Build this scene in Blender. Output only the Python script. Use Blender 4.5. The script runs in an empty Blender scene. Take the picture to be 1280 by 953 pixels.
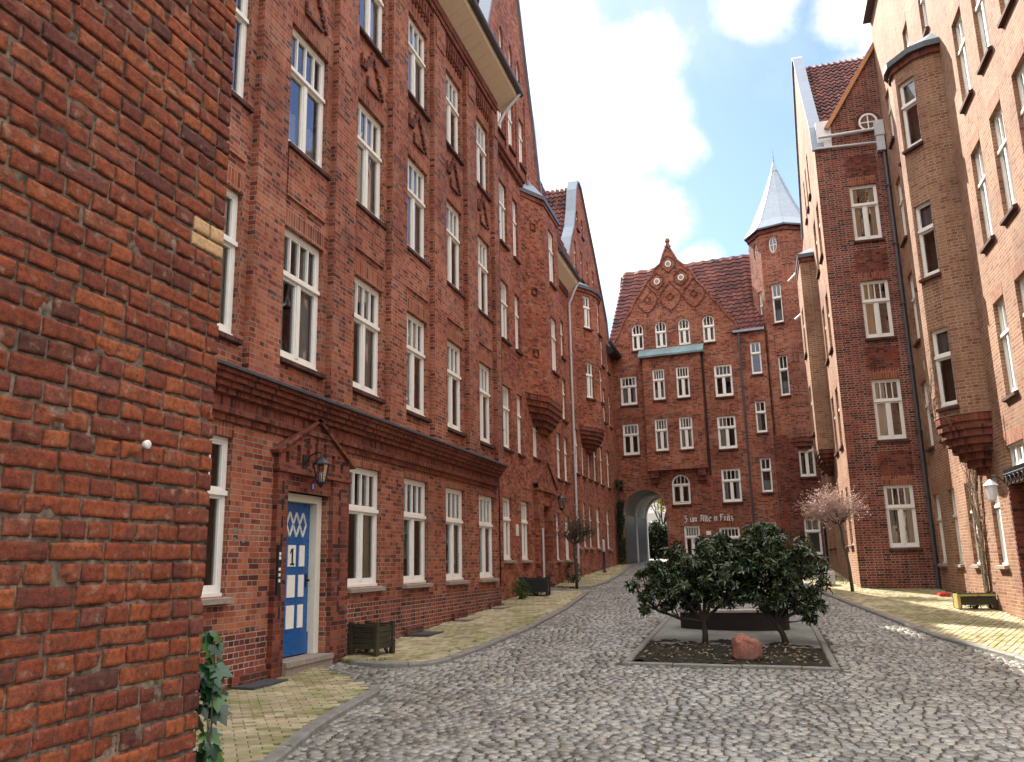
import bpy, bmesh, math, random
from mathutils import Vector, Matrix, noise
from mathutils.geometry import tessellate_polygon
RND = random.Random(11)
PI = math.pi
sc = bpy.context.scene
COL = sc.collection

# ------------------------------------------------------------------ materials
def newmat(name):
    m = bpy.data.materials.new(name); m.use_nodes = True
    nt = m.node_tree; nt.nodes.clear()
    return m, nt
class G:
    """tiny node-graph helper"""
    def __init__(s, nt): s.nt = nt
    def n(s, t, **k):
        nd = s.nt.nodes.new(t)
        for a, v in k.items():
            if a == 'inp':
                for i, x in v.items():
                    if hasattr(x, 'is_output'): s.nt.links.new(x, nd.inputs[i])
                    else: nd.inputs[i].default_value = x
            else: setattr(nd, a, v)
        return nd
    def math(s, op, a, b=0.0, clamp=False):
        return s.n('ShaderNodeMath', operation=op, use_clamp=clamp, inp={0: a, 1: b}).outputs[0]
    def mix(s, f, a, b, blend='MIX'):
        nd = s.n('ShaderNodeMix', data_type='RGBA', blend_type=blend, clamp_factor=True)
        for i, x in ((0, f), (6, a), (7, b)):
            if hasattr(x, 'is_output'): s.nt.links.new(x, nd.inputs[i])
            else: nd.inputs[i].default_value = (x if i == 0 else (*x, 1) if len(x) == 3 else x)
        return nd.outputs[2]
    def ramp(s, f, stops, interp='LINEAR'):
        nd = s.n('ShaderNodeValToRGB', inp={0: f}); cr = nd.color_ramp; cr.interpolation = interp
        while len(cr.elements) > 1: cr.elements.remove(cr.elements[-1])
        cr.elements[0].position = stops[0][0]; cr.elements[0].color = (*stops[0][1], 1)
        for p, c in stops[1:]:
            e = cr.elements.new(p); e.color = (*c, 1)
        return nd.outputs[0]
    def noise(s, vec, scale, detail=4, rough=.55, dist=0):
        return s.n('ShaderNodeTexNoise', inp={'Vector': vec, 'Scale': scale, 'Detail': detail, 'Roughness': rough, 'Distortion': dist})
    def mapr(s, v, a, b, c=0., d=1.):
        return s.n('ShaderNodeMapRange', inp={0: v, 1: a, 2: b, 3: c, 4: d}).outputs[0]
    def out(s, sh): s.n('ShaderNodeOutputMaterial', inp={0: sh})
    def pr(s, col, rough=.8, normal=None, spec=.3, metal=0.):
        nd = s.n('ShaderNodeBsdfPrincipled', inp={'Base Color': col if hasattr(col, 'is_output') else (*col, 1), 'Roughness': rough, 'Specular IOR Level': spec, 'Metallic': metal})
        if normal: s.nt.links.new(normal, nd.inputs['Normal'])
        return nd.outputs[0]
    def bump(s, h, strength=.5, dist=.01, normal=None):
        nd = s.n('ShaderNodeBump', inp={'Strength': strength, 'Distance': dist, 'Height': h})
        if normal: s.nt.links.new(normal, nd.inputs['Normal'])
        return nd.outputs[0]

def brick_mat(name, stops, mortar=(.40, .32, .24), bw=.25, bh=.077, ms=.014, soldier=False, grime=.5, mortar_vis=1., worn=.25):
    m, nt = newmat(name); g = G(nt)
    tc = g.n('ShaderNodeTexCoord'); uv = tc.outputs['UV']; ob = g.n('ShaderNodeNewGeometry').outputs['Position']
    if soldier:
        sx = g.n('ShaderNodeSeparateXYZ', inp={0: uv})
        uv = g.n('ShaderNodeCombineXYZ', inp={0: sx.outputs[1], 1: sx.outputs[0]}).outputs[0]
    wob = g.noise(uv, 9, 3)
    off = g.n('ShaderNodeVectorMath', operation='MULTIPLY_ADD', inp={0: wob.outputs['Color'], 1: (.010, .010, 0), 2: uv}).outputs[0]
    br = g.n('ShaderNodeTexBrick', offset=(.25 if not soldier else .0), offset_frequency=2, squash=(.5 if not soldier else 1), squash_frequency=2,
             inp={'Vector': off, 'Color1': (0, 0, 0, 1), 'Color2': (1, 1, 1, 1), 'Mortar': (0, 0, 0, 1), 'Scale': 1., 'Mortar Size': ms * .5, 'Mortar Smooth': .35, 'Bias': 0., 'Brick Width': bw, 'Row Height': bh})
    tint = g.n('ShaderNodeSeparateColor', inp={0: br.outputs['Color']}).outputs[0]
    col = g.ramp(tint, stops)
    fine = g.noise(uv, 60, 5, .65)
    col = g.mix(g.mapr(fine.outputs[0], .35, .75), col, g.mix(1., col, (.62, .55, .55), 'MULTIPLY'))
    big = g.noise(ob, .55, 5, .6)
    # soot / weather patches and vertical streaks
    sv = g.n('ShaderNodeMapping', inp={'Vector': uv, 'Scale': (4.2, .20, 1)}).outputs[0]
    st = g.noise(sv, 1.6, 5, .6)
    dark = g.math('MULTIPLY', g.mapr(big.outputs[0], .42, .72), grime, True)
    dark2 = g.math('MULTIPLY', g.mapr(st.outputs[0], .50, .70), grime * .8, True)
    col = g.mix(dark, col, g.mix(1., col, (.50, .42, .42), 'MULTIPLY'))
    col = g.mix(dark2, col, g.mix(1., col, (.55, .48, .46), 'MULTIPLY'))
    b2 = g.noise(ob, 1.7, 4, .6)
    col = g.mix(g.math('MULTIPLY', g.mapr(b2.outputs[0], .52, .74), worn, True), col, (.42, .24, .17))
    mcol = g.mix(g.mapr(big.outputs[0], .35, .65), mortar, tuple(c * .45 for c in mortar))
    mk = g.math('MULTIPLY', br.outputs['Fac'], mortar_vis, True)
    mk = g.math('MULTIPLY', mk, g.mapr(b2.outputs[0], .2, .55, .45, 1.), True)
    col = g.mix(mk, col, mcol)
    h = g.math('SUBTRACT', g.math('ADD', g.math('MULTIPLY', tint, .25), g.math('MULTIPLY', fine.outputs[0], .45)), g.math('MULTIPLY', br.outputs['Fac'], 1.0))
    nrm = g.bump(h, .75, .012)
    g.out(g.pr(col, g.mapr(fine.outputs[0], .2, .8, .72, .95), nrm, .25))
    return m

def plain_mat(name, col, rough=.6, spec=.4, metal=0., var=.15, nscale=14, bump=.15, tint=None):
    m, nt = newmat(name); g = G(nt)
    tc = g.n('ShaderNodeTexCoord').outputs['Object']
    n1 = g.noise(tc, nscale, 5, .6); n2 = g.noise(tc, nscale * .13, 3)
    c = g.mix(g.mapr(n1.outputs[0], .3, .7), tuple(x * (1 - var) for x in col), tuple(min(1, x * (1 + var)) for x in col))
    if tint: c = g.mix(g.mapr(n2.outputs[0], .4, .65, 0, .8), c, tint)
    g.out(g.pr(c, g.mapr(n1.outputs[0], .3, .7, max(.02, rough - .08), min(1, rough + .08)), g.bump(n1.outputs[0], bump, .01), spec, metal))
    return m

M = {}
RED = [(0., (.12, .032, .020)), (.2, (.24, .060, .028)), (.5, (.34, .088, .036)), (.8, (.42, .125, .050)), (1., (.28, .095, .055))]
RED_L = [(0., (.09, .028, .022)), (.16, (.20, .052, .030)), (.35, (.33, .082, .040)), (.6, (.40, .105, .050)), (.85, (.49, .165, .082)), (1., (.33, .130, .085))]
RED_D = [(0., (.06, .018, .014)), (.3, (.16, .038, .022)), (.6, (.24, .056, .030)), (1., (.31, .080, .040))]
M['brick_a'] = brick_mat('brick weathered red', RED_L, grime=.85, worn=.28)
M['brick_a_sol'] = brick_mat('brick soldier red', RED, soldier=True, grime=.4)
M['brick_b'] = brick_mat('brick pink red', RED_L, mortar=(.30, .20, .14), grime=.65, mortar_vis=.8, worn=.4)
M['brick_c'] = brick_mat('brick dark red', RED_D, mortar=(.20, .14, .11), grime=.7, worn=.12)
M['brick_pale'] = brick_mat('brick with pale joints', RED_D, mortar=(.48, .40, .33), ms=.016, grime=.35, worn=.1)
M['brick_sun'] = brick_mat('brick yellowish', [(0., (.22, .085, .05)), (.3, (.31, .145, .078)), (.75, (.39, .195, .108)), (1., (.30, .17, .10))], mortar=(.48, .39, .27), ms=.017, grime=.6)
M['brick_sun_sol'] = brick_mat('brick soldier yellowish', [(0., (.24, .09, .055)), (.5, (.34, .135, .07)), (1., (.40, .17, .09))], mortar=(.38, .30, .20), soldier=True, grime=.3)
M['brick_trim'] = brick_mat('brick moulded trim', RED_D, soldier=True, grime=.7, mortar=(.18, .13, .10), worn=.15)
M['sill'] = brick_mat('brick sill dark', [(0., (.05, .02, .016)), (1., (.14, .055, .042))], soldier=True, mortar=(.10, .08, .07), worn=.05)
M['white'] = plain_mat('white window paint', (.78, .75, .68), .45, .4, var=.05, bump=.04)
M['white2'] = plain_mat('cool white paint', (.76, .77, .77), .5, .3, var=.05, bump=.04)
M['cream'] = plain_mat('cream door paint', (.72, .67, .55), .4, .4, var=.05, bump=.04)
M['soffit'] = plain_mat('painted soffit boards', (.66, .58, .45), .6, .3, var=.06)
M['blue'] = plain_mat('blue door paint', (.008, .085, .27), .32, .5, var=.12, bump=.04)
M['lead'] = plain_mat('lead sheet', (.20, .235, .285), .55, .5, .25, .18, 3, .1)
M['zinc'] = plain_mat('zinc sheet', (.25, .285, .33), .45, .5, .4, .15, 4, .1)
M['copper'] = plain_mat('patinated copper', (.17, .25, .26), .55, .4, .2, .2, 5, .1, (.10, .14, .15))
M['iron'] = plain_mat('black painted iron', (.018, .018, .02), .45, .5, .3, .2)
M['pipe'] = plain_mat('dark grey drainpipe', (.085, .09, .10), .5, .4, .4, .2)
M['palepipe'] = plain_mat('pale grey gutter', (.50, .50, .50), .5, .4, .2, .12)
M['stone'] = plain_mat('sandstone', (.27, .22, .18), .85, .2, 0, .25, 22, .4)
M['kerb'] = plain_mat('granite kerb', (.20, .185, .17), .75, .3, 0, .3, 40, .4, (.13, .13, .10))
M['granite'] = plain_mat('reddish granite', (.25, .105, .072), .9, .15, 0, .4, 26, .8, (.17, .09, .07))
M['slab'] = plain_mat('mossy concrete slab', (.19, .19, .172), .85, .2, 0, .3, 9, .4, (.105, .11, .085))
M['slate'] = plain_mat('dark slate', (.055, .055, .062), .6, .35, 0, .35, 20, .4)
M['darkwood'] = plain_mat('dark stained timber', (.035, .030, .020), .6, .35, 0, .35, 18, .3, (.05, .05, .025))
M['benchwood'] = plain_mat('red brown timber', (.016, .010, .010), .55, .35, 0, .3, 18, .2)
M['benchtop'] = plain_mat('weathered bench top', (.36, .32, .28), .7, .3, 0, .2, 18, .2)
M['soil'] = plain_mat('dark soil', (.022, .019, .015), .95, .1, 0, .5, 9, .8, (.035, .032, .02))
M['litter'] = plain_mat('dry leaf litter', (.20, .15, .10), .9, .1, 0, .4, 30, .2)
M['bark'] = plain_mat('grey brown bark', (.075, .060, .045), .9, .15, 0, .4, 30, .6)
M['twig'] = plain_mat('pale twig bark', (.42, .29, .25), .85, .15, 0, .35, 30, .4)
M['vine'] = plain_mat('dry vine bark', (.22, .17, .12), .9, .15, 0, .4, 30, .6)
M['interior'] = plain_mat('dim room plaster', (.30, .27, .22), .9, .1)
M['curtain'] = plain_mat('cream curtain', (.62, .55, .44), .9, .1, 0, .12, 25, .3)
M['curtain2'] = plain_mat('grey net curtain', (.48, .50, .50), .9, .1, 0, .12, 25, .3)
M['ochre'] = plain_mat('ochre curtain', (.55, .36, .17), .9, .1, 0, .12, 25, .3)
M['plaster'] = plain_mat('white plaster', (.72, .71, .67), .85, .2, 0, .06, 2, .1)
M['vault'] = plain_mat('grey limewashed vault', (.34, .33, .30), .9, .15, 0, .2, 3, .2)
M['violet'] = plain_mat('dark violet door paint', (.035, .022, .045), .4, .4)
M['yellow'] = plain_mat('yellow planter paint', (.36, .29, .09), .6, .3, 0, .2, 12)
M['redpaint'] = plain_mat('red plastic', (.45, .03, .02), .5, .4)
M['plaque'] = plain_mat('enamel plaque', (.72, .68, .60), .4, .5, 0, .05)
M['bluesign'] = plain_mat('blue enamel', (.02, .03, .16), .3, .5)
M['verge'] = plain_mat('terracotta verge', (.45, .22, .11), .85, .2, 0, .2, 14, .3)
M['chim'] = plain_mat('pale chimney cowl', (.55, .55, .55), .6, .3)

def leaf_mat(name, stops, rough=.35, spec=.5, trans=.22):
    m, nt = newmat(name); g = G(nt)
    ri = g.n('ShaderNodeNewGeometry').outputs['Random Per Island']
    c = g.ramp(ri, stops)
    p = g.n('ShaderNodeBsdfPrincipled', inp={'Base Color': c, 'Roughness': rough, 'Specular IOR Level': spec})
    t = g.n('ShaderNodeBsdfTranslucent', inp={0: c})
    g.out(g.n('ShaderNodeMixShader', inp={0: trans, 1: p.outputs[0], 2: t.outputs[0]}).outputs[0])
    return m
M['leaf_rho'] = leaf_mat('glossy evergreen leaf', [(0, (.010, .018, .007)), (.4, (.022, .042, .013)), (.7, (.042, .072, .020)), (.9, (.085, .110, .035)), (1, (.15, .16, .07))], .27, .6)
M['leaf_ivy'] = leaf_mat('ivy leaf', [(0, (.008, .03, .010)), (.6, (.018, .065, .016)), (1, (.06, .15, .03))], .28, .5)
M['leaf_dry'] = leaf_mat('dry orange leaf', [(0, (.30, .12, .06)), (.6, (.42, .24, .10)), (1, (.45, .36, .12))], .7, .2)
M['leaf_green'] = leaf_mat('fresh green leaf', [(0, (.03, .06, .012)), (.6, (.07, .12, .02)), (1, (.16, .22, .04))], .5, .3)
M['leaf_yellow'] = leaf_mat('yellow spring leaf', [(0, (.30, .26, .04)), (.6, (.48, .42, .06)), (1, (.60, .54, .14))], .6, .2, .3)
M['blossom'] = leaf_mat('pale blossom and dry leaf', [(0, (.62, .50, .47)), (.6, (.72, .62, .58)), (.8, (.48, .27, .14)), (1, (.50, .40, .16))], .7, .2, .3)
M['leaf_hedge'] = leaf_mat('dark hedge leaf', [(0, (.008, .022, .010)), (.6, (.02, .045, .016)), (1, (.04, .08, .02))], .5, .3)

def stones_mat(name, stops, rough=(.45, .75), spec=.4, moss=None, nsc=55, bump=.35):
    m, nt = newmat(name); g = G(nt)
    geo = g.n('ShaderNodeNewGeometry'); ri = geo.outputs['Random Per Island']; pos = geo.outputs['Position']
    c = g.ramp(ri, stops)
    n1 = g.noise(pos, nsc, 5, .65); n2 = g.noise(pos, .7, 5, .6); n3 = g.noise(pos, 3.1, 4, .6)
    c = g.mix(g.mapr(n1.outputs[0], .3, .72), c, g.mix(1., c, (.55, .54, .52), 'MULTIPLY'))
    c = g.mix(g.mapr(n2.outputs[0], .42, .66, 0, .85), c, g.mix(1., c, (.58, .56, .52), 'MULTIPLY'))
    c = g.mix(g.mapr(n3.outputs[0], .55, .75, 0, .5), c, g.mix(1., c, (.62, .58, .50), 'MULTIPLY'))
    if moss: c = g.mix(g.mapr(g.math('ADD', n3.outputs[0], g.math('MULTIPLY', n2.outputs[0], .6)), .78, 1.0, 0, .75), c, moss)
    g.out(g.pr(c, g.mapr(n3.outputs[0], .3, .7, rough[0], rough[1]), g.bump(n1.outputs[0], bump, .006), spec))
    return m
M['setts'] = stones_mat('worn granite setts', [(0, (.13, .123, .110)), (.3, (.235, .224, .198)), (.6, (.31, .297, .264)), (.85, (.39, .372, .325)), (1, (.36, .31, .245))], (.24, .46), .6)
M['clinker'] = stones_mat('yellow clinker paving', [(0, (.27, .215, .12)), (.35, (.41, .345, .20)), (.7, (.51, .45, .29)), (1, (.44, .33, .22))], (.7, .9), .25, (.17, .19, .055))
M['nearbrick'] = None

def nearbrick_mat():
    m, nt = newmat('old hand made brick'); g = G(nt)
    geo = g.n('ShaderNodeNewGeometry'); ri = geo.outputs['Random Per Island']; pos = geo.outputs['Position']
    c = g.ramp(ri, [(0, (.12, .038, .026)), (.08, (.19, .048, .027)), (.35, (.24, .054, .023)), (.65, (.29, .068, .024)), (.88, (.35, .095, .032)), (.96, (.27, .075, .038)), (1, (.19, .060, .040))])
    n1 = g.noise(pos, 38, 7, .7); n2 = g.noise(pos, 11, 5, .65); n3 = g.noise(pos, 2.3, 4, .6); n4 = g.noise(pos, 160, 3, .6)
    c = g.mix(g.mapr(n1.outputs[0], .42, .70), c, g.mix(1., c, (.34, .29, .30), 'MULTIPLY'))
    c = g.mix(g.mapr(n2.outputs[0], .50, .72, 0, .8), c, (.075, .038, .028))
    c = g.mix(g.mapr(n3.outputs[0], .50, .70, 0, .55), c, g.mix(1., c, (.45, .40, .42), 'MULTIPLY'))
    v = g.n('ShaderNodeTexVoronoi', inp={'Vector': pos, 'Scale': 70})
    pits = g.mapr(v.outputs['Distance'], .0, .22, 1, 0)
    pm = g.math('MULTIPLY', pits, g.mapr(n2.outputs[0], .42, .58), True)
    c = g.mix(g.math('MULTIPLY', pm, .8), c, (.05, .025, .02))
    n5 = g.noise(pos, 19, 4, .6)
    c = g.mix(g.mapr(n5.outputs[0], .58, .72, 0, .55), c, (.44, .27, .18))
    n6 = g.noise(pos, 27, 5, .7)
    c = g.mix(g.mapr(n6.outputs[0], .56, .70, 0, .8), c, (.05, .028, .022))
    h = g.math('SUBTRACT', g.math('ADD', n1.outputs[0], g.math('MULTIPLY', n4.outputs[0], .35)), g.math('MULTIPLY', pm, .9))
    g.out(g.pr(c, .85, g.bump(h, .8, .006), .3))
    return m
M['nearbrick'] = nearbrick_mat()
M['mortar'] = plain_mat('old lime mortar', (.19, .14, .10), .95, .1, 0, .75, 30, .9, (.05, .038, .028))
M['palebrick'] = plain_mat('pale replacement brick', (.50, .30, .15), .9, .2, 0, .25, 40, .5)

def tile_mat():
    m, nt = newmat('clay roof tiles'); g = G(nt)
    uv = g.n('ShaderNodeTexCoord').outputs['UV']; pos = g.n('ShaderNodeNewGeometry').outputs['Position']
    s = g.n('ShaderNodeVectorMath', operation='DIVIDE', inp={0: uv, 1: (.23, .33, 1)}).outputs[0]
    fl = g.n('ShaderNodeVectorMath', operation='FLOOR', inp={0: s}).outputs[0]
    wn = g.n('ShaderNodeTexWhiteNoise', noise_dimensions='2D', inp={'Vector': fl}).outputs['Value']
    c = g.ramp(wn, [(0, (.075, .028, .026)), (.4, (.125, .040, .033)), (.8, (.18, .058, .043)), (1, (.13, .060, .050))])
    n = g.noise(pos, .9, 5, .6); n2 = g.noise(pos, 20, 4)
    c = g.mix(g.mapr(n.outputs[0], .4, .66, 0, .8), c, g.mix(1., c, (.45, .42, .45), 'MULTIPLY'))
    g.out(g.pr(c, .8, g.bump(n2.outputs[0], .2, .01), .3))
    return m
M['tiles'] = tile_mat()

def glass_mat():
    m, nt = newmat('window glass'); g = G(nt)
    pos = g.n('ShaderNodeNewGeometry').outputs['Position']
    n = g.noise(pos, 1.6, 2)
    b = g.bump(n.outputs[0], .06, .05)
    fr = g.n('ShaderNodeFresnel', inp={'IOR': 1.5, 'Normal': b}).outputs[0]
    f = g.math('ADD', g.math('MULTIPLY', fr, 1.6), .05, True)
    tr = g.n('ShaderNodeBsdfTransparent', inp={0: (.80, .84, .83, 1)}).outputs[0]
    gl = g.n('ShaderNodeBsdfGlossy', inp={'Color': (.95, .97, 1, 1), 'Roughness': .015, 'Normal': b}).outputs[0]
    g.out(g.n('ShaderNodeMixShader', inp={0: f, 1: tr, 2: gl}).outputs[0])
    return m
M['glass'] = glass_mat()

# ------------------------------------------------------------------ mesh builder
class MB:
    def __init__(s): s.v = []; s.f = []; s.m = []; s.cur = 0; s.uvs = {}
    def poly(s, pts, uv=None):
        i = len(s.v); s.v += [tuple(p) for p in pts]; s.f.append(tuple(range(i, i + len(pts)))); s.m.append(s.cur)
        if uv: s.uvs[len(s.f) - 1] = uv
    def box(s, x0, x1, y0, y1, z0, z1):
        if x0 > x1: x0, x1 = x1, x0
        if y0 > y1: y0, y1 = y1, y0
        if z0 > z1: z0, z1 = z1, z0
        p = [(x0, y0, z0), (x1, y0, z0), (x1, y1, z0), (x0, y1, z0), (x0, y0, z1), (x1, y0, z1), (x1, y1, z1), (x0, y1, z1)]
        for q in ((0, 3, 2, 1), (4, 5, 6, 7), (0, 1, 5, 4), (1, 2, 6, 5), (2, 3, 7, 6), (3, 0, 4, 7)): s.poly([p[k] for k in q])
        return s
    def prism(s, pts, vec):
        """closed polygon (3D points) extruded along vec"""
        vec = Vector(vec); a = [Vector(p) for p in pts]; b = [p + vec for p in a]
        n = Vector((0, 0, 0))
        for i in range(len(a)): n += a[i].cross(a[(i + 1) % len(a)])
        if n.dot(vec) > 0: a.reverse(); b.reverse()
        for tri in tessellate_polygon([a]):
            s.poly([a[k] for k in tri]); s.poly([b[k] for k in reversed(tri)])
        for i in range(len(a)):
            j = (i + 1) % len(a); s.poly([a[j], a[i], b[i], b[j]])
        return s
    def beam(s, p, q, w, t, up=(0, 0, 1)):
        p = Vector(p); q = Vector(q); d = (q - p).normalized(); u = Vector(up)
        sd = d.cross(u)
        if sd.length < 1e-4: sd = d.cross(Vector((1, 0, 0)))
        sd.normalize(); uu = sd.cross(d)
        r = [p + sd * a * w / 2 + uu * b * t / 2 for a, b in ((-1, -1), (1, -1), (1, 1), (-1, 1))]
        return s.prism(r, q - p)
    def tube(s, pts, rad, n=8, cap=True):
        pts = [Vector(p) for p in pts]
        if not hasattr(rad, '__len__'): rad = [rad] * len(pts)
        base = len(s.v); ref = None
        for i, p in enumerate(pts):
            d = (pts[min(i + 1, len(pts) - 1)] - pts[max(i - 1, 0)])
            d = d.normalized() if d.length > 1e-9 else Vector((0, 0, 1))
            if ref is None:
                ref = d.orthogonal().normalized()
            ref = (ref - d * ref.dot(d))
            ref = ref.normalized() if ref.length > 1e-6 else d.orthogonal().normalized()
            bi = d.cross(ref)
            for k in range(n):
                a = 2 * PI * k / n
                s.v.append(tuple(p + (ref * math.cos(a) + bi * math.sin(a)) * rad[i]))
        for i in range(len(pts) - 1):
            for k in range(n):
                k2 = (k + 1) % n
                s.f.append((base + i * n + k, base + i * n + k2, base + (i + 1) * n + k2, base + (i + 1) * n + k)); s.m.append(s.cur)
        if cap:
            s.f.append(tuple(base + k for k in reversed(range(n)))); s.m.append(s.cur)
            e = base + (len(pts) - 1) * n
            s.f.append(tuple(e + k for k in range(n))); s.m.append(s.cur)
        return s
    def lathe(s, prof, n=16, c=(0, 0), a0=0., a1=2 * PI):
        base = len(s.v); full = abs(a1 - a0 - 2 * PI) < 1e-6; cols = n if full else n + 1
        for r, z in prof:
            for k in range(cols):
                a = a0 + (a1 - a0) * k / n
                s.v.append((c[0] + r * math.cos(a), c[1] + r * math.sin(a), z))
        for i in range(len(prof) - 1):
            for k in range(n):
                k2 = (k + 1) % cols
                s.f.append((base + i * cols + k, base + i * cols + k2, base + (i + 1) * cols + k2, base + (i + 1) * cols + k)); s.m.append(s.cur)
        return s
    def wall(s, outline, holes, y0=0., depth=.14):
        """front sheet (facing -y) of an (x,z) outline with holes and their reveals"""
        polys = [[Vector((x, z, 0)) for x, z in outline]] + [[Vector((x, z, 0)) for x, z in h] for h in holes]
        flat = [p for q in polys for p in q]
        for tri in tessellate_polygon(polys):
            a, b, c = (flat[k] for k in tri)
            if (b - a).cross(c - a).z < 0: b, c = c, b
            if abs((b - a).cross(c - a).z) < 1e-9: continue
            s.poly([(p.x, y0, p.y) for p in (a, b, c)])
        for h in holes:
            ar = sum(h[i][0] * h[(i + 1) % len(h)][1] - h[(i + 1) % len(h)][0] * h[i][1] for i in range(len(h)))
            hh = h if ar > 0 else h[::-1]
            for i in range(len(hh)):
                p, q = hh[i], hh[(i + 1) % len(hh)]
                s.poly([(p[0], y0, p[1]), (q[0], y0, q[1]), (q[0], y0 + depth, q[1]), (p[0], y0 + depth, p[1])])
        return s
    def mesh(s, name, mats, smooth=False):
        me = bpy.data.meshes.new(name); me.from_pydata(s.v, [], s.f)
        for m in (mats if isinstance(mats, (list, tuple)) else [mats]): me.materials.append(m)
        if any(s.m): me.polygons.foreach_set('material_index', s.m)
        uvl = me.uv_layers.new(name='UVMap'); data = [0.] * (2 * len(me.loops))
        vs = me.vertices
        for p in me.polygons:
            n = p.normal; cu = s.uvs.get(p.index)
            if abs(n.z) > .8: tx, ty, mode = 1, 0, 0
            else:
                l = math.hypot(n.x, n.y); tx, ty, mode = -n.y / l, n.x / l, 1
            for k, li in enumerate(p.loop_indices):
                if cu: data[2 * li], data[2 * li + 1] = cu[k]; continue
                co = vs[me.loops[li].vertex_index].co
                if mode: data[2 * li] = co.x * tx + co.y * ty; data[2 * li + 1] = co.z
                else: data[2 * li] = co.x; data[2 * li + 1] = co.y
        uvl.data.foreach_set('uv', data)
        if smooth: me.polygons.foreach_set('use_smooth', [True] * len(me.polygons))
        me.update()
        return me
    def build(s, name, mats, parent=None, loc=(0, 0, 0), rotz=0., smooth=False):
        return link(name, s.mesh(name, mats, smooth), parent, loc, rotz)

def link(name, me, parent=None, loc=(0, 0, 0), rotz=0.):
    o = bpy.data.objects.new(name, me); COL.objects.link(o)
    o.location = loc; o.rotation_euler = (0, 0, rotz)
    if parent: o.parent = parent
    return o
def tag(o, label, cat, group=None):
    o['label'] = label; o['category'] = cat
    if group: o['group'] = group
    return o
def thing(name, label, cat, loc=(0, 0, 0), rotz=0., group=None):
    return tag(link(name, None, None, loc, rotz), label, cat, group)
def struct(o, kind='structure'):
    o['kind'] = kind; return o

# ------------------------------------------------------------------ ground level
def gz(x, y):
    k = .5
    t = (y - 11.2) / k
    s = k * (math.log(1 + math.exp(t)) if t < 50 else t)
    s2 = max(0., y - 52)
    return .03 + .042 * (s - s2) - .02 * (max(-9., min(9., x)) + 7)

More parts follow.
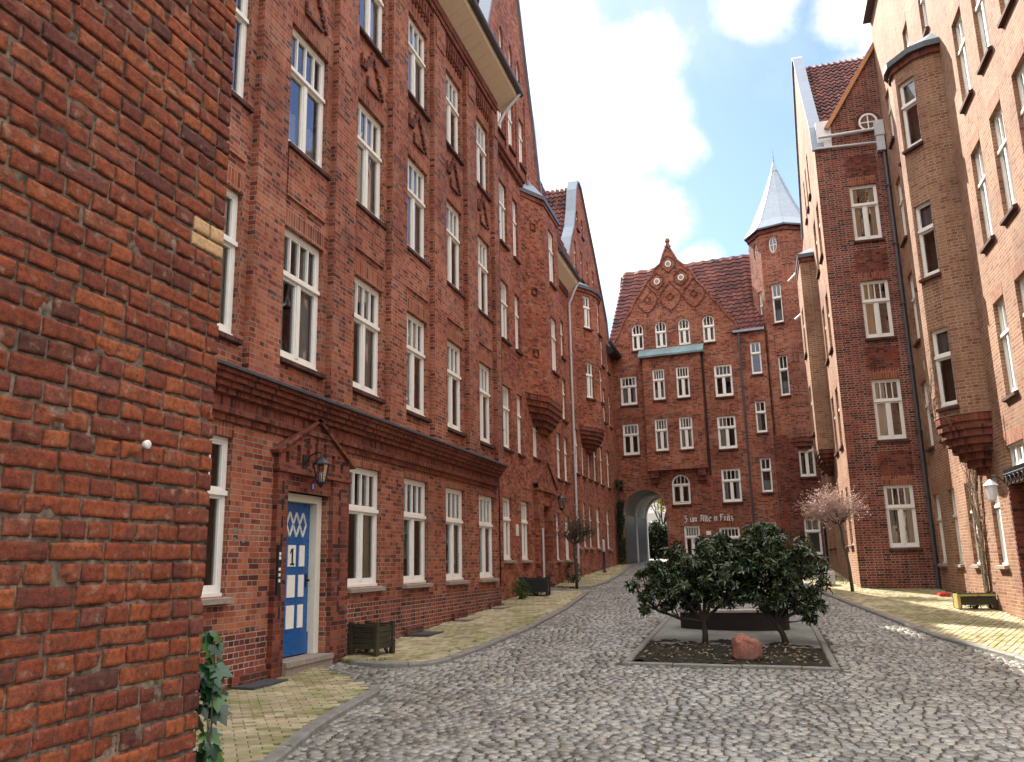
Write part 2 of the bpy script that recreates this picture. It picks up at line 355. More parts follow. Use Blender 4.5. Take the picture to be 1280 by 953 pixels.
# ------------------------------------------------------------------ windows
WC = {}
def arc_pts(w, h, rise, n=10):
    """outline of an opening, origin bottom centre; rise=0 gives a rectangle"""
    if rise <= 0: return [(-w / 2, 0), (w / 2, 0), (w / 2, h), (-w / 2, h)]
    pts = [(-w / 2, 0), (w / 2, 0)]
    if rise >= w / 2 - 1e-6: R_ = w / 2; cz = h - w / 2; a = PI / 2
    else: R_ = (w * w / 4 + rise * rise) / (2 * rise); cz = h - R_; a = math.asin(w / 2 / R_)
    for k in range(n + 1):
        t = a - 2 * a * k / n
        pts.append((R_ * math.sin(t), cz + R_ * math.cos(t)))
    return pts
def arch_z(x, w, h, rise):
    if rise <= 0: return h
    R_ = (w * w / 4 + rise * rise) / (2 * rise)
    return h - R_ + math.sqrt(max(0, R_ * R_ - x * x))
def win_meshes(w, h, up, nu, nl, rise, oval):
    key = (round(w, 3), round(h, 3), up, nu, nl, rise, oval)
    if key in WC: return WC[key]
    f = MB(); t = min(.075, w * .085); d = .07
    if oval:
        n = 20
        for k in range(n):
            a0 = 2 * PI * k / n; a1 = 2 * PI * (k + 1) / n
            q = [(w / 2 * math.cos(a0), 0, h / 2 + h / 2 * math.sin(a0)), (w / 2 * math.cos(a1), 0, h / 2 + h / 2 * math.sin(a1)),
                 ((w / 2 - .06) * math.cos(a1), 0, h / 2 + (h / 2 - .06) * math.sin(a1)), ((w / 2 - .06) * math.cos(a0), 0, h / 2 + (h / 2 - .06) * math.sin(a0))]
            f.prism(q, (0, d, 0))
        f.box(-.018, .018, .01, .05, .06, h - .06); f.box(-w / 2 + .06, w / 2 - .06, .012, .048, h / 2 - .018, h / 2 + .018)
        p = MB(); p.poly([(w / 2 * .96 * math.cos(2 * PI * k / n), .035, h / 2 + h / 2 * .96 * math.sin(2 * PI * k / n)) for k in range(n)])
    else:
        zt = h * (1 - up)
        if rise > 0:
            out = arc_pts(w, h, rise); inn = [(x * (1 - 2 * t / w), t + z * (1 - 2 * t / h)) for x, z in out]
            n = len(out)
            for k in range(n):
                j = (k + 1) % n
                f.prism([(out[k][0], 0, out[k][1]), (out[j][0], 0, out[j][1]), (inn[j][0], 0, inn[j][1]), (inn[k][0], 0, inn[k][1])], (0, d, 0))
        else:
            f.box(-w / 2, -w / 2 + t, 0, d, 0, h); f.box(w / 2 - t, w / 2, 0, d, 0, h)
            f.box(-w / 2 + t, w / 2 - t, 0, d, h - t, h); f.box(-w / 2 + t, w / 2 - t, 0, d, 0, t * 1.3)
        f.box(-w / 2 + .01, w / 2 - .01, -.035, .0, -.0, .045)                   # weather bar
        f.box(-w / 2 + t, w / 2 - t, .0, d, zt - .045, zt + .055)
        f.box(-w / 2 + .005, w / 2 - .005, -.04, -.001, zt - .03, zt + .035)         # transom moulding
        f.box(-w / 2 + t, w / 2 - t, -.02, -.001, zt + .035, zt + .06)
        m = .05
        for k in range(1, nl):
            x = -w / 2 + w * k / nl
            f.box(x - m, x + m, -.012, d, t * 1.3, zt - .045)
        for k in range(nl):                                                     # casement stiles
            x0 = -w / 2 + w * k / nl + (t if k == 0 else m); x1 = -w / 2 + w * (k + 1) / nl - (t if k == nl - 1 else m)
            s_ = .032
            f.box(x0, x0 + s_, .012, d - .01, t * 1.3, zt - .045); f.box(x1 - s_, x1, .012, d - .01, t * 1.3, zt - .045)
            f.box(x0 + s_, x1 - s_, .012, d - .01, t * 1.3, t * 1.3 + .05); f.box(x0 + s_, x1 - s_, .012, d - .01, zt - .045 - s_, zt - .045)
        zb = zt + .055; s_ = .03
        zz = h - t if rise <= 0 else h - rise - t
        f.box(-w / 2 + t, -w / 2 + t + s_, .012, d - .01, zb, zz); f.box(w / 2 - t - s_, w / 2 - t, .012, d - .01, zb, zz)
        f.box(-w / 2 + t + s_, w / 2 - t - s_, .012, d - .01, zb, zb + s_)
        if rise <= 0: f.box(-w / 2 + t + s_, w / 2 - t - s_, .012, d - .01, h - t - s_, h - t)
        for k in range(1, nu):
            x = -w / 2 + t + (w - 2 * t) * k / nu
            f.box(x - .017, x + .017, .006, d - .012, zb + s_, arch_z(x, w, h, rise) - t - (0 if rise > 0 else s_))
        p = MB(); p.poly([(x * .97, .045, .02 + z * .975) for x, z in arc_pts(w, h, rise)])
    r = (f.mesh('window', M['white']), p.mesh('pane', M['glass']))
    WC[key] = r
    return r
CURT = {}
def curtain_mesh(w, h, matn, k):
    key = (round(w, 2), round(h, 2), matn, k)
    if key in CURT: return CURT[key]
    b = MB(); r = random.Random(hash((k, 5)) % 1000 + int(w * 100))
    spans = {0: [(-.5, -.22), (.22, .5)], 1: [(-.5, .5)], 2: [(-.5, -.05)], 3: [(.05, .5)], 4: [(-.5, .5)]}[k]
    z0, z1 = (0.02, h * .98) if k != 4 else (.02, h * .36)
    if k == 1: z0 = h * .62
    for a, c in spans:
        n = max(6, int((c - a) * w / .035))
        for i in range(n):
            xa = w * (a + (c - a) * i / n); xb = w * (a + (c - a) * (i + 1) / n)
            ya = .02 * math.sin(i * 1.3); yb = .02 * math.sin((i + 1) * 1.3)
            b.poly([(xa, ya, z0), (xb, yb, z0), (xb, yb, z1), (xa, ya, z1)])
    CURT[key] = b.mesh('curtain', M[matn], True)
    return CURT[key]
SILL = {}
def sill_mesh(w, kind):
    key = (round(w, 2), kind)
    if key in SILL: return SILL[key]
    b = MB(); e = .05
    if kind == 'brick':
        b.prism([(-w / 2 - e, .10, .015), (-w / 2 - e, -.085, -.035), (-w / 2 - e, -.085, -.10), (-w / 2 - e, .0, -.115), (-w / 2 - e, .10, -.115)], (w + 2 * e, 0, 0)); mt = M['sill']
    else:
        b.prism([(-w / 2 - e, .10, .012), (-w / 2 - e, -.10, -.02), (-w / 2 - e, -.10, -.085), (-w / 2 - e, .10, -.085)], (w + 2 * e, 0, 0)); mt = M['stone']
    SILL[key] = b.mesh('sill', mt)
    return SILL[key]

ROOM = {}
def room_mesh(w, h):
    key = (round(w, 3), round(h, 3))
    if key in ROOM: return ROOM[key]
    i = MB(); a, b, c0, c1, ya, yb = -w / 2, w / 2, 0, h, .0, .7
    i.poly([(a - .2, yb, c0 - .1), (b + .2, yb, c0 - .1), (b + .2, yb, c1 + .1), (a - .2, yb, c1 + .1)])
    for q in (((a, ya, c0), (a, ya, c1), (a - .2, yb, c1 + .1), (a - .2, yb, c0 - .1)), ((b, ya, c0), (b, ya, c1), (b + .2, yb, c1 + .1), (b + .2, yb, c0 - .1)),
              ((a, ya, c0), (b, ya, c0), (b + .2, yb, c0 - .1), (a - .2, yb, c0 - .1)), ((a, ya, c1), (b, ya, c1), (b + .2, yb, c1 + .1), (a - .2, yb, c1 + .1))): i.poly(q)
    ROOM[key] = i.mesh('interior', M['interior'])
    return ROOM[key]
class Facade:
    """one wall plane of a house: local x along the wall, y into it, z up, relative to the house root"""
    def __init__(s, root, loc=(0, 0, 0), rot=0.):
        s.root = root; s.loc = Vector(loc); s.rot = rot; s.holes = []; s.inter = MB(); s.nw = 0
        s.R = Matrix.Rotation(rot, 3, 'Z')
    def at(s, x, y, z): return tuple(s.loc + s.R @ Vector((x, y, z)))
    def put(s, name, mb, mat, x=0, y=0, z=0, parent=None, smooth=False):
        return mb.build(name, mat, parent or s.root, s.at(x, y, z), s.rot, smooth)
    def win(s, x, z0, w, h, up=.36, nu=4, nl=2, rise=0., oval=False, y=0., depth=.13, sill='brick', curtain=None, cut=True, cm=None):
        """x = centre of the opening"""
        if oval: hole = [(x + w / 2 * math.cos(2 * PI * k / 20), z0 + h / 2 + h / 2 * math.sin(2 * PI * k / 20)) for k in range(20)]
        else: hole = [(x + a, z0 + b) for a, b in arc_pts(w, h, rise)]
        if cut: s.holes.append(hole)
        fm, pm = win_meshes(w, h, up, nu, nl, rise, oval)
        yy = y + depth - .045
        o = link('window', fm, s.root, s.at(x, yy, z0), s.rot)
        link('pane', pm, o)
        if sill and not oval:
            so = link('sill', sill_mesh(w, sill), o); so.location = (0, -(yy - y), -.005)
        if curtain is None: curtain = RND.choice([0, 0, 0, 1, 2, 3, 4, 4, None, None])
        if curtain is not None and curtain >= 0 and not oval:
            c = link('curtain', curtain_mesh(w * .92, h * .97, cm or RND.choice(['curtain', 'curtain2', 'curtain2']), curtain), o); c.location = (0, .13, 0)
        link('interior', room_mesh(w, h), o).location = (0, yy and (y + depth - yy), 0)
        return o
    def lintels(s, mb, x, z, w, h=.26, y=0., grow=.0, mi=1):
        c = mb.cur; mb.cur = mi
        mb.box(x - w / 2 - grow, x + w / 2 + grow, y - .004, y + .05, z + .003, z + h); mb.cur = c
    def finish(s, name='interior'):
        pass

def tile_roof(parent, a, b, c, d, name='roof', loc=(0, 0, 0), cw=.23, rh=.33):
    """pantile sheet over quad a(bottom left) b(bottom right) c(top right) d(top left)"""
    a, b, c, d = map(Vector, (a, b, c, d)); mb = MB()
    L = (b - a).length; H = ((d - a).length + (c - b).length) / 2
    n = (b - a).cross(d - a).normalized()
    if n.z < 0: n = -n
    nx = max(2, int(L / cw * 6)); ny = max(1, int(H / rh)); base = 0
    for j in range(ny):
        for lvl, v in ((.045, j / ny), (.0, (j + 1) / ny)):
            for i in range(nx + 1):
                u = i / nx; p = (a * (1 - u) + b * u) * (1 - v) + (d * (1 - u) + c * u) * v
                ph = (u * L / cw) % 1
                mb.v.append(tuple(p + n * (lvl + .035 * math.sin(2 * PI * ph) + .012 * noise.noise(p * 3))))
        o = j * 2 * (nx + 1)
        for i in range(nx):
            mb.f.append((o + i, o + i + 1, o + nx + 2 + i, o + nx + 1 + i)); mb.m.append(0)
            uu0, uu1 = i / nx * L, (i + 1) / nx * L; v0, v1 = j * rh + .002, (j + 1) * rh - .002
            mb.uvs[len(mb.f) - 1] = [(uu0, v0), (uu1, v0), (uu1, v1), (uu0, v1)]
            if j:
                q = o - (nx + 1)
                mb.f.append((q + i, q + i + 1, o + i + 1, o + i)); mb.m.append(0)
                mb.uvs[len(mb.f) - 1] = [(uu0, v0)] * 4
    return mb.build(name, M['tiles'], parent, loc)
def rect(x0, x1, z0, z1): return [(x0, z0), (x1, z0), (x1, z1), (x0, z1)]
H90 = PI / 2
def add_mb(dst, src, mtx):
    o = len(dst.v)
    dst.v += [tuple(mtx @ Vector(p)) for p in src.v]
    for i, f in enumerate(src.f):
        dst.f.append(tuple(o + k for k in f)); dst.m.append(src.m[i])
        if i in src.uvs: dst.uvs[len(dst.f) - 1] = src.uvs[i]
def wall_part(F, outline, mats, y0=0., depth=.13, lint=None, name='wall', extra=None):
    mb = MB(); mb.wall(outline, F.holes, y0, depth)
    if lint:
        for a in lint: F.lintels(mb, *a)
    if extra: extra(mb)
    return F.put(name, mb, mats)
def bay(F, pts, z0, z1, wins, brick, corbel=1.0, steps=6, soffit=.12, roof_h=.5, roofmat='lead', name='oriel', top=True):
    """bay window with a polygonal plan; pts in facade coordinates (y<0 is outwards); wins: facet index -> list of (z0,h,w[,nu,nl])"""
    mb = MB()
    for i in range(len(pts) - 1):
        (ax, ay), (bx, by) = pts[i], pts[i + 1]
        L = math.hypot(bx - ax, by - ay); r = math.atan2(by - ay, bx - ax)
        f = Facade(F.root, F.at(ax, ay, 0), F.rot + r)
        for wdef in wins.get(i, []):
            zz, hh, ww = wdef[:3]; nu = wdef[3] if len(wdef) > 3 else 3; nl = wdef[4] if len(wdef) > 4 else 2
            f.win(L / 2, zz, ww, hh, nu=nu, nl=nl, depth=.11, curtain=wdef[5] if len(wdef) > 5 else None)
        m = MB(); m.wall(rect(0, L, z0, z1), f.holes, 0, .11)
        add_mb(mb, m, Matrix.Translation((ax, ay, 0)) @ Matrix.Rotation(r, 4, 'Z'))
        f.finish()
    o = F.put(name, mb, brick)
    cx = sum(p[0] for p in pts) / len(pts)
    def ring(k): return [(cx + (x - cx) * k, y * k) for x, y in pts]
    if corbel:
        c = MB(); hs = corbel / steps
        for s in range(steps):
            k = (math.cos((s + 1) / (steps + 1) * PI / 2)) ** .8
            q = ring(k); zz = z0 - s * hs
            c.prism([(x, y, zz - hs) for x, y in q] + [], (0, 0, hs - .004))
        F.put('corbel', c, M['brick_trim'])
    if top:
        def grow(d): 
            n = len(pts); q = []
            for i, (x, y) in enumerate(pts):
                vx, vy = x - cx, min(y, 0) - .3; l = math.hypot(vx, vy); q.append((x + vx / l * d, y + (vy / l * d if 0 < i < n - 1 else 0)))
            return q
        e = MB()
        e.prism([(x, y, z1 - .22) for x, y in grow(.06)], (0, 0, .16)); F.put('eave_moulding', e, M['brick_trim'])
        g_ = MB(); g_.prism([(x, y, z1 - .055) for x, y in grow(soffit)], (0, 0, .15)); F.put('gutter', g_, M['pipe'])
        rf = MB(); a = grow(soffit - .03); b = [(cx + (x - cx) * .55, y * .15) for x, y in pts]
        for i in range(len(pts) - 1):
            rf.poly([(*a[i], z1 + .1), (*a[i + 1], z1 + .1), (*b[i + 1], z1 + .1 + roof_h), (*b[i], z1 + .1 + roof_h)])
        rf.poly([(*p, z1 + .1 + roof_h) for p in b]); F.put('oriel_roof', rf, M[roofmat])
    return o
def pipe(F, pts, r=.05, mat='pipe', name='drainpipe', clips=True):
    mb = MB(); mb.tube(pts, r, 8)
    if clips:
        (x, y, za), zb = pts[0], pts[-1][2]
        z = min(za, zb) + .8
        while z < max(za, zb) - .5:
            t = (z - za) / (zb - za) if zb != za else 0
            xx = x + (pts[-1][0] - x) * t; yy = y + (pts[-1][1] - y) * t
            mb.box(xx - r * 1.4, xx + r * 1.4, yy - r * 1.3, yy + r * 2.2, z, z + .04); z += 2.1
    return F.put(name, mb, M[mat], smooth=False)

# =========================================================== corner house close to the camera (left edge)
def brick_cloud(mb, x0, x1, z0, z1, detail, seed, skip=None):
    """individual bricks in english cross bond, local facade coords, front at y=0 (outwards -y)"""
    r = random.Random(seed); ch = .0745; row = int(z0 / ch)
    while row * ch < z1:
        z = row * ch; head = row % 2; L = .120 if head else .246; j = .015
        x = x0 - .3 + (0.0 if head else (.065 if row % 4 < 2 else .19))
        while x < x1:
            a, b = max(x, x0), min(x + L - j, x1)
            if b - a > .03:
                mb.cur = 0
                if skip: mb.cur = skip(a, b, z)
                one_brick(mb, a, b, z + .0065 + r.uniform(-.003, .003), z + ch - .0065 + r.uniform(-.003, .003), r, detail)
            x += L + r.uniform(-.004, .004)
        row += 1
def one_brick(mb, a, b, z0, z1, r, detail):
    nx = max(4, int((b - a) / (.016 if detail else .06)) + 2); nz = 7 if detail else 4
    dep = r.uniform(-.0035, .003); tx = r.uniform(-.02, .02); tz = r.uniform(-.03, .03); base = len(mb.v)
    sx = r.uniform(-1, 1) * .0025
    o = Vector((r.uniform(0, 99), r.uniform(0, 99), r.uniform(0, 99)))
    for k in range(nz + 1):
        for i in range(nx + 1):
            bu, bv = .0035 / (b - a), .0035 / (z1 - z0)
            u = 0 if i == 0 else 1 if i == nx else bu + (1 - 2 * bu) * (i - 1) / (nx - 2); v = 0 if k == 0 else 1 if k == nz else bv + (1 - 2 * bv) * (k - 1) / (nz - 2)
            x = a + (b - a) * u; z = z0 + (z1 - z0) * v + sx * (u - .5) * 2
            e = min(u * (b - a), (1 - u) * (b - a)); f = min(v, 1 - v) * (z1 - z0); d = min(e, f)
            n1 = noise.noise(Vector((x * 22, z * 22, 0)) + o); n2 = noise.noise(Vector((x * 70, z * 70, 3)) + o)
            y = dep + tx * (u - .5) * .1 + tz * (v - .5) * .07 + n1 * .0022 + n2 * .0016
            if d < .002: y += .005; x += n2 * .004; z += n1 * .004
            chip = noise.noise(Vector((x * 9, z * 9, 7)) + o)
            if chip > .34 and d < .02: y += (chip - .34) * .045
            mb.v.append((x, y, z))
    w = nx + 1
    for k in range(nz):
        for i in range(nx):
            mb.f.append((base + k * w + i, base + k * w + i + 1, base + (k + 1) * w + i + 1, base + (k + 1) * w + i)); mb.m.append(mb.cur)
    # rim going back into the mortar
    rim = [i for i in range(w)] + [k * w + nx for k in range(1, nz + 1)] + [nz * w + i for i in range(nx - 1, -1, -1)] + [k * w for k in range(nz - 1, 0, -1)]
    bb = len(mb.v)
    for q in rim:
        p = mb.v[base + q]; mb.v.append((p[0], p[1] + .03, p[2]))
    n = len(rim)
    for q in range(n):
        q2 = (q + 1) % n
        mb.f.append((base + rim[q2], base + rim[q], bb + q, bb + q2)); mb.m.append(mb.cur)

NX = -2.26
root = thing('brick_house', 'weathered hand-made brick corner house filling the left edge of the view, closest to the camera', 'house', (NX, 3.15, gz(NX, 3)))
F = Facade(root, Vector((NX, 0, 0)) - root.location, H90)
mb = MB()
def pale(a, b, z):
    return 1 if (b > 3.02 and 2.93 < z < 3.06) else 0
brick_cloud(mb, 1.45, 3.15, .55, 4.9, True, 3, pale)
F.put('brick_face', mb, [M['nearbrick'], M['palebrick']], smooth=True)
mb = MB(); brick_cloud(mb, -3.2, 1.45, -.3, 6.2, False, 4); brick_cloud(mb, 1.45, 3.15, -.3, .54, False, 5); brick_cloud(mb, 1.45, 3.15, 4.92, 6.2, False, 6)
F.put('brick_face', mb, M['nearbrick'], smooth=True)
mb = MB()
def mortar_sheet(x0, x1, z0, z1, s):
    nx = int((x1 - x0) / s); nz = int((z1 - z0) / s); o = len(mb.v)
    for k in range(nz + 1):
        for i in range(nx + 1):
            x = x0 + (x1 - x0) * i / nx; z = z0 + (z1 - z0) * k / nz
            mb.v.append((x, .0105 + .0045 * noise.noise(Vector((x * 18, z * 18, 0))) + .0025 * noise.noise(Vector((x * 60, z * 60, 5))), z))
    for k in range(nz):
        for i in range(nx):
            a = o + k * (nx + 1) + i; mb.f.append((a, a + 1, a + nx + 2, a + nx + 1)); mb.m.append(0)
mortar_sheet(1.4, 3.14, .5, 4.95, .022); mortar_sheet(-3.2, 1.4, -.3, 6.2, .25); mortar_sheet(1.4, 3.14, -.3, .5, .25); mortar_sheet(1.4, 3.14, 4.95, 6.2, .25)
F.put('mortar_bed', mb, M['mortar'], smooth=True)
# return wall (faces the yard) and the rest of the shell
F2 = Facade(root, Vector((NX, 3.15, 0)) - root.location, PI)
mb = MB(); brick_cloud(mb, 0.012, 1.2, -.2, 6.2, False, 8)
F2.put('brick_face', mb, M['nearbrick'], smooth=True)
mb = MB(); mb.box(.02, 4.55, .018, 6.3, -.4, 6.25); F2.put('wall', mb, M['brick_c'])
mb = MB(); mb.box(-.06, 4.6, -.06, 6.35, 6.25, 6.4); F2.put('roof_edge', mb, M['slate'])
mb = MB(); mb.lathe([(0, -.012), (.015, -.012), (.018, -.009), (.018, .03), (0, .03)], 14)
o = link('disc', mb.mesh('disc', M['plaque'], True), None, (NX + .0, 2.72, 2.09)); o.rotation_euler = (0, -PI / 2, 0)
o.location = (NX - .004, 2.735, 2.085)
tag(o, 'small round white disc fixed to the rough brick of the nearest wall', 'disc')

# =========================================================== house 1 (blue door)
X1 = -6.85
root = thing('brick_house', 'red brick tenement with blue front door, flat pilasters and white soffit, on the left', 'house', (X1, 13.0, gz(X1, 13)))
F = Facade(root, Vector((X1, 0, 0)) - root.location, H90)
lint = []
cols = [11.7 + 2.4 * k for k in range(-3, 5)]
for k, c in zip(range(-3, 5), cols):
    for z, h in ((4.8, 2.15), (8.38, 2.2), (12.08, 2.1)):
        F.win(c, z, 1.27, h, sill='brick'); lint.append((c, z + h, 1.27, .30))
    if k != 0:
        F.win(c + .03, 1.27, 1.32, 2.11, sill='stone'); lint.append((c + .03, 3.38, 1.32, .2))
F.holes.append(rect(11.32, 12.74, .0, 2.765))
PSL = [rect(x - .055, x + .055, 3.18, zt) for x, zt in ((11.27, 3.34), (11.60, 3.48), (11.88, 3.62), (12.14, 3.72), (12.42, 3.60), (12.72, 3.44), (13.02, 3.32))]
F.holes += [rect(h[0][0] - .01, h[1][0] + .01, h[0][1] - .01, h[2][1] + .01) for h in PSL]
def extra(mb):
    # pale-jointed repaired plinth courses
    mb.cur = 2
    for a, b, z in ((3.3, 11.0, .80), (13.33, 22.5, 1.02)): mb.box(a, b, -.006, .04, -.4, z)
    mb.cur = 0
    # blind panels under the third floor windows
    for c in cols:
        mb.box(c - .63, c + .62, -.04, .02, 7.44, 8.26)
        for s in (-.63, .50):
            pass
wall_part(F, rect(3.2, 22.5, -.5, 15.5), [M['brick_a'], M['brick_a_sol'], M['brick_pale']], lint=lint, extra=extra)
F.finish()
for k in range(-4, 5):
    a = 12.5 + 2.4 * k; b = min(a + .8, 22.5)
    if a < 3.2: a = 3.2
    mb = MB(); mb.box(a, b, -.115, .02, 4.3, 15.0); mb.box(a + .1, b - .1 if b - a > .5 else b, -.14, .0, 14.2, 14.9)
    F.put('pilaster', mb, M['brick_a'])
# ornaments between third and fourth floor
orn = MB()
def brickbar(p, q, n):
    p = Vector(p); q = Vector(q)
    for i in range(n):
        c0 = p.lerp(q, (i + .08) / n); c1 = p.lerp(q, (i + .92) / n)
        orn.beam(c0, c1, .10 if i % 2 else .06, .075, (0, -1, 0))
        d = (q - p).normalized(); nn = Vector((-d.z, 0, d.x)) * (-.06 if d.z < 0 else .06)
        if i % 2 == 0: orn.box(c0.x + nn.x - .02, c0.x + nn.x + .03, -.06, .02, c0.z + nn.z - .03, c0.z + nn.z + .03)
brickbar((0, -.02, .80), (-.34, -.02, .30), 6); brickbar((.02, -.02, .80), (.50, -.02, .02), 9)
orn.beam((-.02, -.03, .84), (-.38, -.03, .32), .03, .05, (0, -1, 0)); orn.beam((.02, -.03, .84), (.40, -.03, .24), .03, .05, (0, -1, 0))
orn.box(-.52, -.38, -.06, .02, .28, .33); orn.box(-.52, -.48, -.06, .02, .33, .56); orn.box(-.42, -.38, -.06, .02, .33, .50)
orn.box(-.22, .34, -.05, .02, -.02, .03); orn.box(-.25, -.21, -.05, .02, -.02, .22)
om = orn.mesh('relief', M['brick_c'])
for c in cols: link('relief', om, root, F.at(c, 0, 11.0), F.rot)
# string cornice above the ground floor
prof = [(.05, 3.58), (-.05, 3.58), (-.05, 3.66), (-.11, 3.68), (-.11, 3.75), (-.07, 3.77), (-.07, 3.90), (-.15, 3.92), (-.15, 3.99), (-.21, 4.00), (-.21, 4.07), (-.27, 4.08), (-.27, 4.15), (-.32, 4.16), (-.32, 4.21), (.05, 4.21)]
mb = MB(); mb.prism([(3.2, y, z) for y, z in prof], (18.95, 0, 0))
F.put('cornice', mb, M['brick_trim'])
mb = MB(); mb.prism([(3.2, y, z) for y, z in [(.02, 4.213), (-.37, 4.213), (-.37, 4.25), (.02, 4.42)]], (19.0, 0, 0))
F.put('cornice_slate', mb, M['slate'])
# corbel frieze and eaves
mb = MB()
for c in cols:
    x = c - .72
    mb.box(c - .80, c + .80, -.07, .02, 14.92, 15.05)
    while x < c + .7:
        mb.box(x, x + .09, -.075, .01, 14.62, 14.92); mb.box(x + .02, x + .07, -.05, .01, 14.50, 14.62); x += .18
mb.box(3.2, 22.5, -.13, .02, 15.05, 15.20); mb.box(3.2, 22.5, -.16, .02, 15.20, 15.5)
F.put('frieze', mb, M['brick_c'])
mb = MB(); mb.prism([(3.2, y, z) for y, z in [(-.0, 15.48), (-.10, 15.40), (-.66, 15.72), (-.68, 15.92), (.0, 15.96)]], (19.85, 0, 0))
x = 3.6
while x < 23:
    mb.prism([(x, -.12, 15.392), (x, -.64, 15.70), (x, -.64, 15.72), (x, -.12, 15.42)], (.025, 0, 0)); x += .52
F.put('soffit', mb, M['soffit'])
mb = MB(); mb.tube([(3.2, -.76, 15.93), (23.1, -.76, 15.93)], .095, 10); F.put('gutter', mb, M['pipe'])
pipe(F, [(22.9, -.76, 15.85), (22.75, -.3, 15.2), (22.6, -.12, 14.7)], .05, 'palepipe', clips=False)
pipe(F, [(22.62, -.06, 14.75), (22.62, -.06, 4.5)], .045, 'pipe')
tile_roof(root, F.at(3.2, -.66, 15.98), F.at(23.05, -.66, 15.98), F.at(23.05, 4.2, 22.0), F.at(3.2, 4.2, 22.0))
mb = MB(); mb.box(3.2, 22.48, 1.1, 8.5, -.4, 15.4); mb.box(22.40, 22.5, .0, 1.1, -.4, 15.4); F.put('rear_wall', mb, M['brick_c'])
mb = MB(); mb.prism([(3.3, .3, 16), (3.3, 4.2, 21.9), (3.3, 8.4, 16)], (19.0, 0, 0)); F.put('attic', mb, M['slate'])
# portal and door
PD = .25
mb = MB()
mb.box(11.03, 11.32, -.085, .0, -.3, 3.03); mb.box(12.74, 13.30, -.085, .0, -.3, 3.03)
mb.box(11.32, 12.74, -.04, .12, 2.765, 3.03)
mb.box(11.0, 13.33, -.12, .0, 3.03, 3.12)
mb.wall([(11.03, 3.12), (13.3, 3.12), (13.3, 3.33), (12.13, 3.90), (11.03, 3.33)], PSL, -.085, .085)
mb.poly([(11.03, -.085, 3.12), (11.03, -.085, 3.33), (11.03, 0, 3.33), (11.03, 0, 3.12)])
F.put('portal', mb, M['brick_c'])
mb = MB()
mb.beam((10.92, -.04, 3.31), (12.13, -.04, 3.95), .22, .06, (0, 0, 1)); mb.beam((12.13, -.04, 3.95), (13.42, -.04, 3.31), .22, .06, (0, 0, 1))
F.put('portal_coping', mb, M['brick_c'])
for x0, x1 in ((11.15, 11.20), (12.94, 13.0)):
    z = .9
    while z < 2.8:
        sl_ = MB(); sl_.box(x0, x1, -.088, -.06, z, z + .17); F.put('slot_shade', sl_, M['iron']); z += .26  # flat black box stands in for the shade inside a recessed slit
mb = MB(); mb.box(11.325, 11.42, .125, .28, .282, 2.76); mb.box(12.58, 12.735, .125, .32, .282, 2.76); mb.box(11.42, 12.58, .125, .28, 2.64, 2.76)
F.put('door_frame', mb, M['cream'])
mb = MB(); mb.box(12.738, 12.9, .132, .5, -.2, 3.0); mb.box(11.2, 11.322, .132, .5, -.2, 3.0); mb.box(11.33, 12.73, .132, .5, 2.763, 3.0); F.put('jamb', mb, M['brick_c'])
door = F.put('door', (lambda b: (b.box(11.42, 12.575, .12, .17, .30, 2.64), b.box(11.42, 12.575, .095, .12, .30, .62), b)[2])(MB()), M['blue'])
def sub(par, name, mb, mat, smooth=False):
    """sub-part of a part whose own frame equals the facade frame"""
    return link(name, mb.mesh(name, M[mat] if isinstance(mat, str) else mat, smooth), par)
for a, b in ((11.47, 11.60), (11.68, 11.82), (11.92, 12.15), (12.26, 12.42)):
    for z0_, z1_ in ((1.64, 1.97), (1.17, 1.51), (.70, 1.05)):
        pan = MB(); pan.box(a, b, .108, .13, z0_, z1_); sub(door, 'panel', pan, 'white')
lat = MB()
for c in (11.54, 11.74, 11.94, 12.14, 12.34):
    for s in (1, -1):
        lat.beam((c - .10, .112, 2.29), (c, .112, 2.29 + s * .19), .026, .022, (0, -1, 0)); lat.beam((c, .112, 2.29 + s * .19), (c + .10, .112, 2.29), .026, .022, (0, -1, 0))
sub(door, 'lattice', lat, 'white')
dig = MB(); dig.box(12.02, 12.065, .103, .11, 1.68, 1.92); dig.box(11.985, 12.105, .103, .11, 1.66, 1.69); dig.prism([(12.02, .103, 1.92), (11.975, .103, 1.86), (11.975, .103, 1.83), (12.02, .103, 1.875)], (0, .007, 0))
sub(door, 'number', dig, 'iron')
kn = MB(); kn.tube([(12.50, .12, 1.42), (12.50, .06, 1.42)], [.012, .02], 8); kn.box(12.475, 12.525, .11, .12, 1.32, 1.52); sub(door, 'handle', kn, 'iron', False)
door.location = door.location + Vector((-.13, 0, 0))
mb = MB(); mb.box(11.32, 12.735, -.14, .4, -.2, .28); mb.box(11.30, 12.72, -.17, -.14, .21, .28); F.put('doorstep', mb, M['stone'])
mb = MB(); mb.box(12.06, 12.16, -.052, -.04, 2.82, 2.94); pl = F.put('number_plate', mb, M['bluesign'])
d = MB(); d.box(12.105, 12.12, -.056, -.052, 2.84, 2.92); sub(pl, 'number', d, 'white')
mb = MB(); mb.box(11.05, 11.14, -.115, -.085, 1.25, 1.95); ip = F.put('intercom', mb, M['iron'])
for z in (1.42, 1.50, 1.58, 1.74, 1.80):
    d = MB(); d.box(11.08, 11.13, -.119, -.115, z, z + .045); sub(ip, 'name_tag', d, 'plaque')
for x, z in ((10.13, 2.14), (10.33, 2.14), (10.13, 2.00), (10.33, 2.00)):
    mb = MB(); n = 9; mb.poly([(x + .045 * math.cos(2 * PI * k / n) * (1 + .3 * math.sin(k * 2.3)), -.006, z + .035 * math.sin(2 * PI * k / n)) for k in range(n)]); F.put('mortar_patch', mb, M['kerb'])

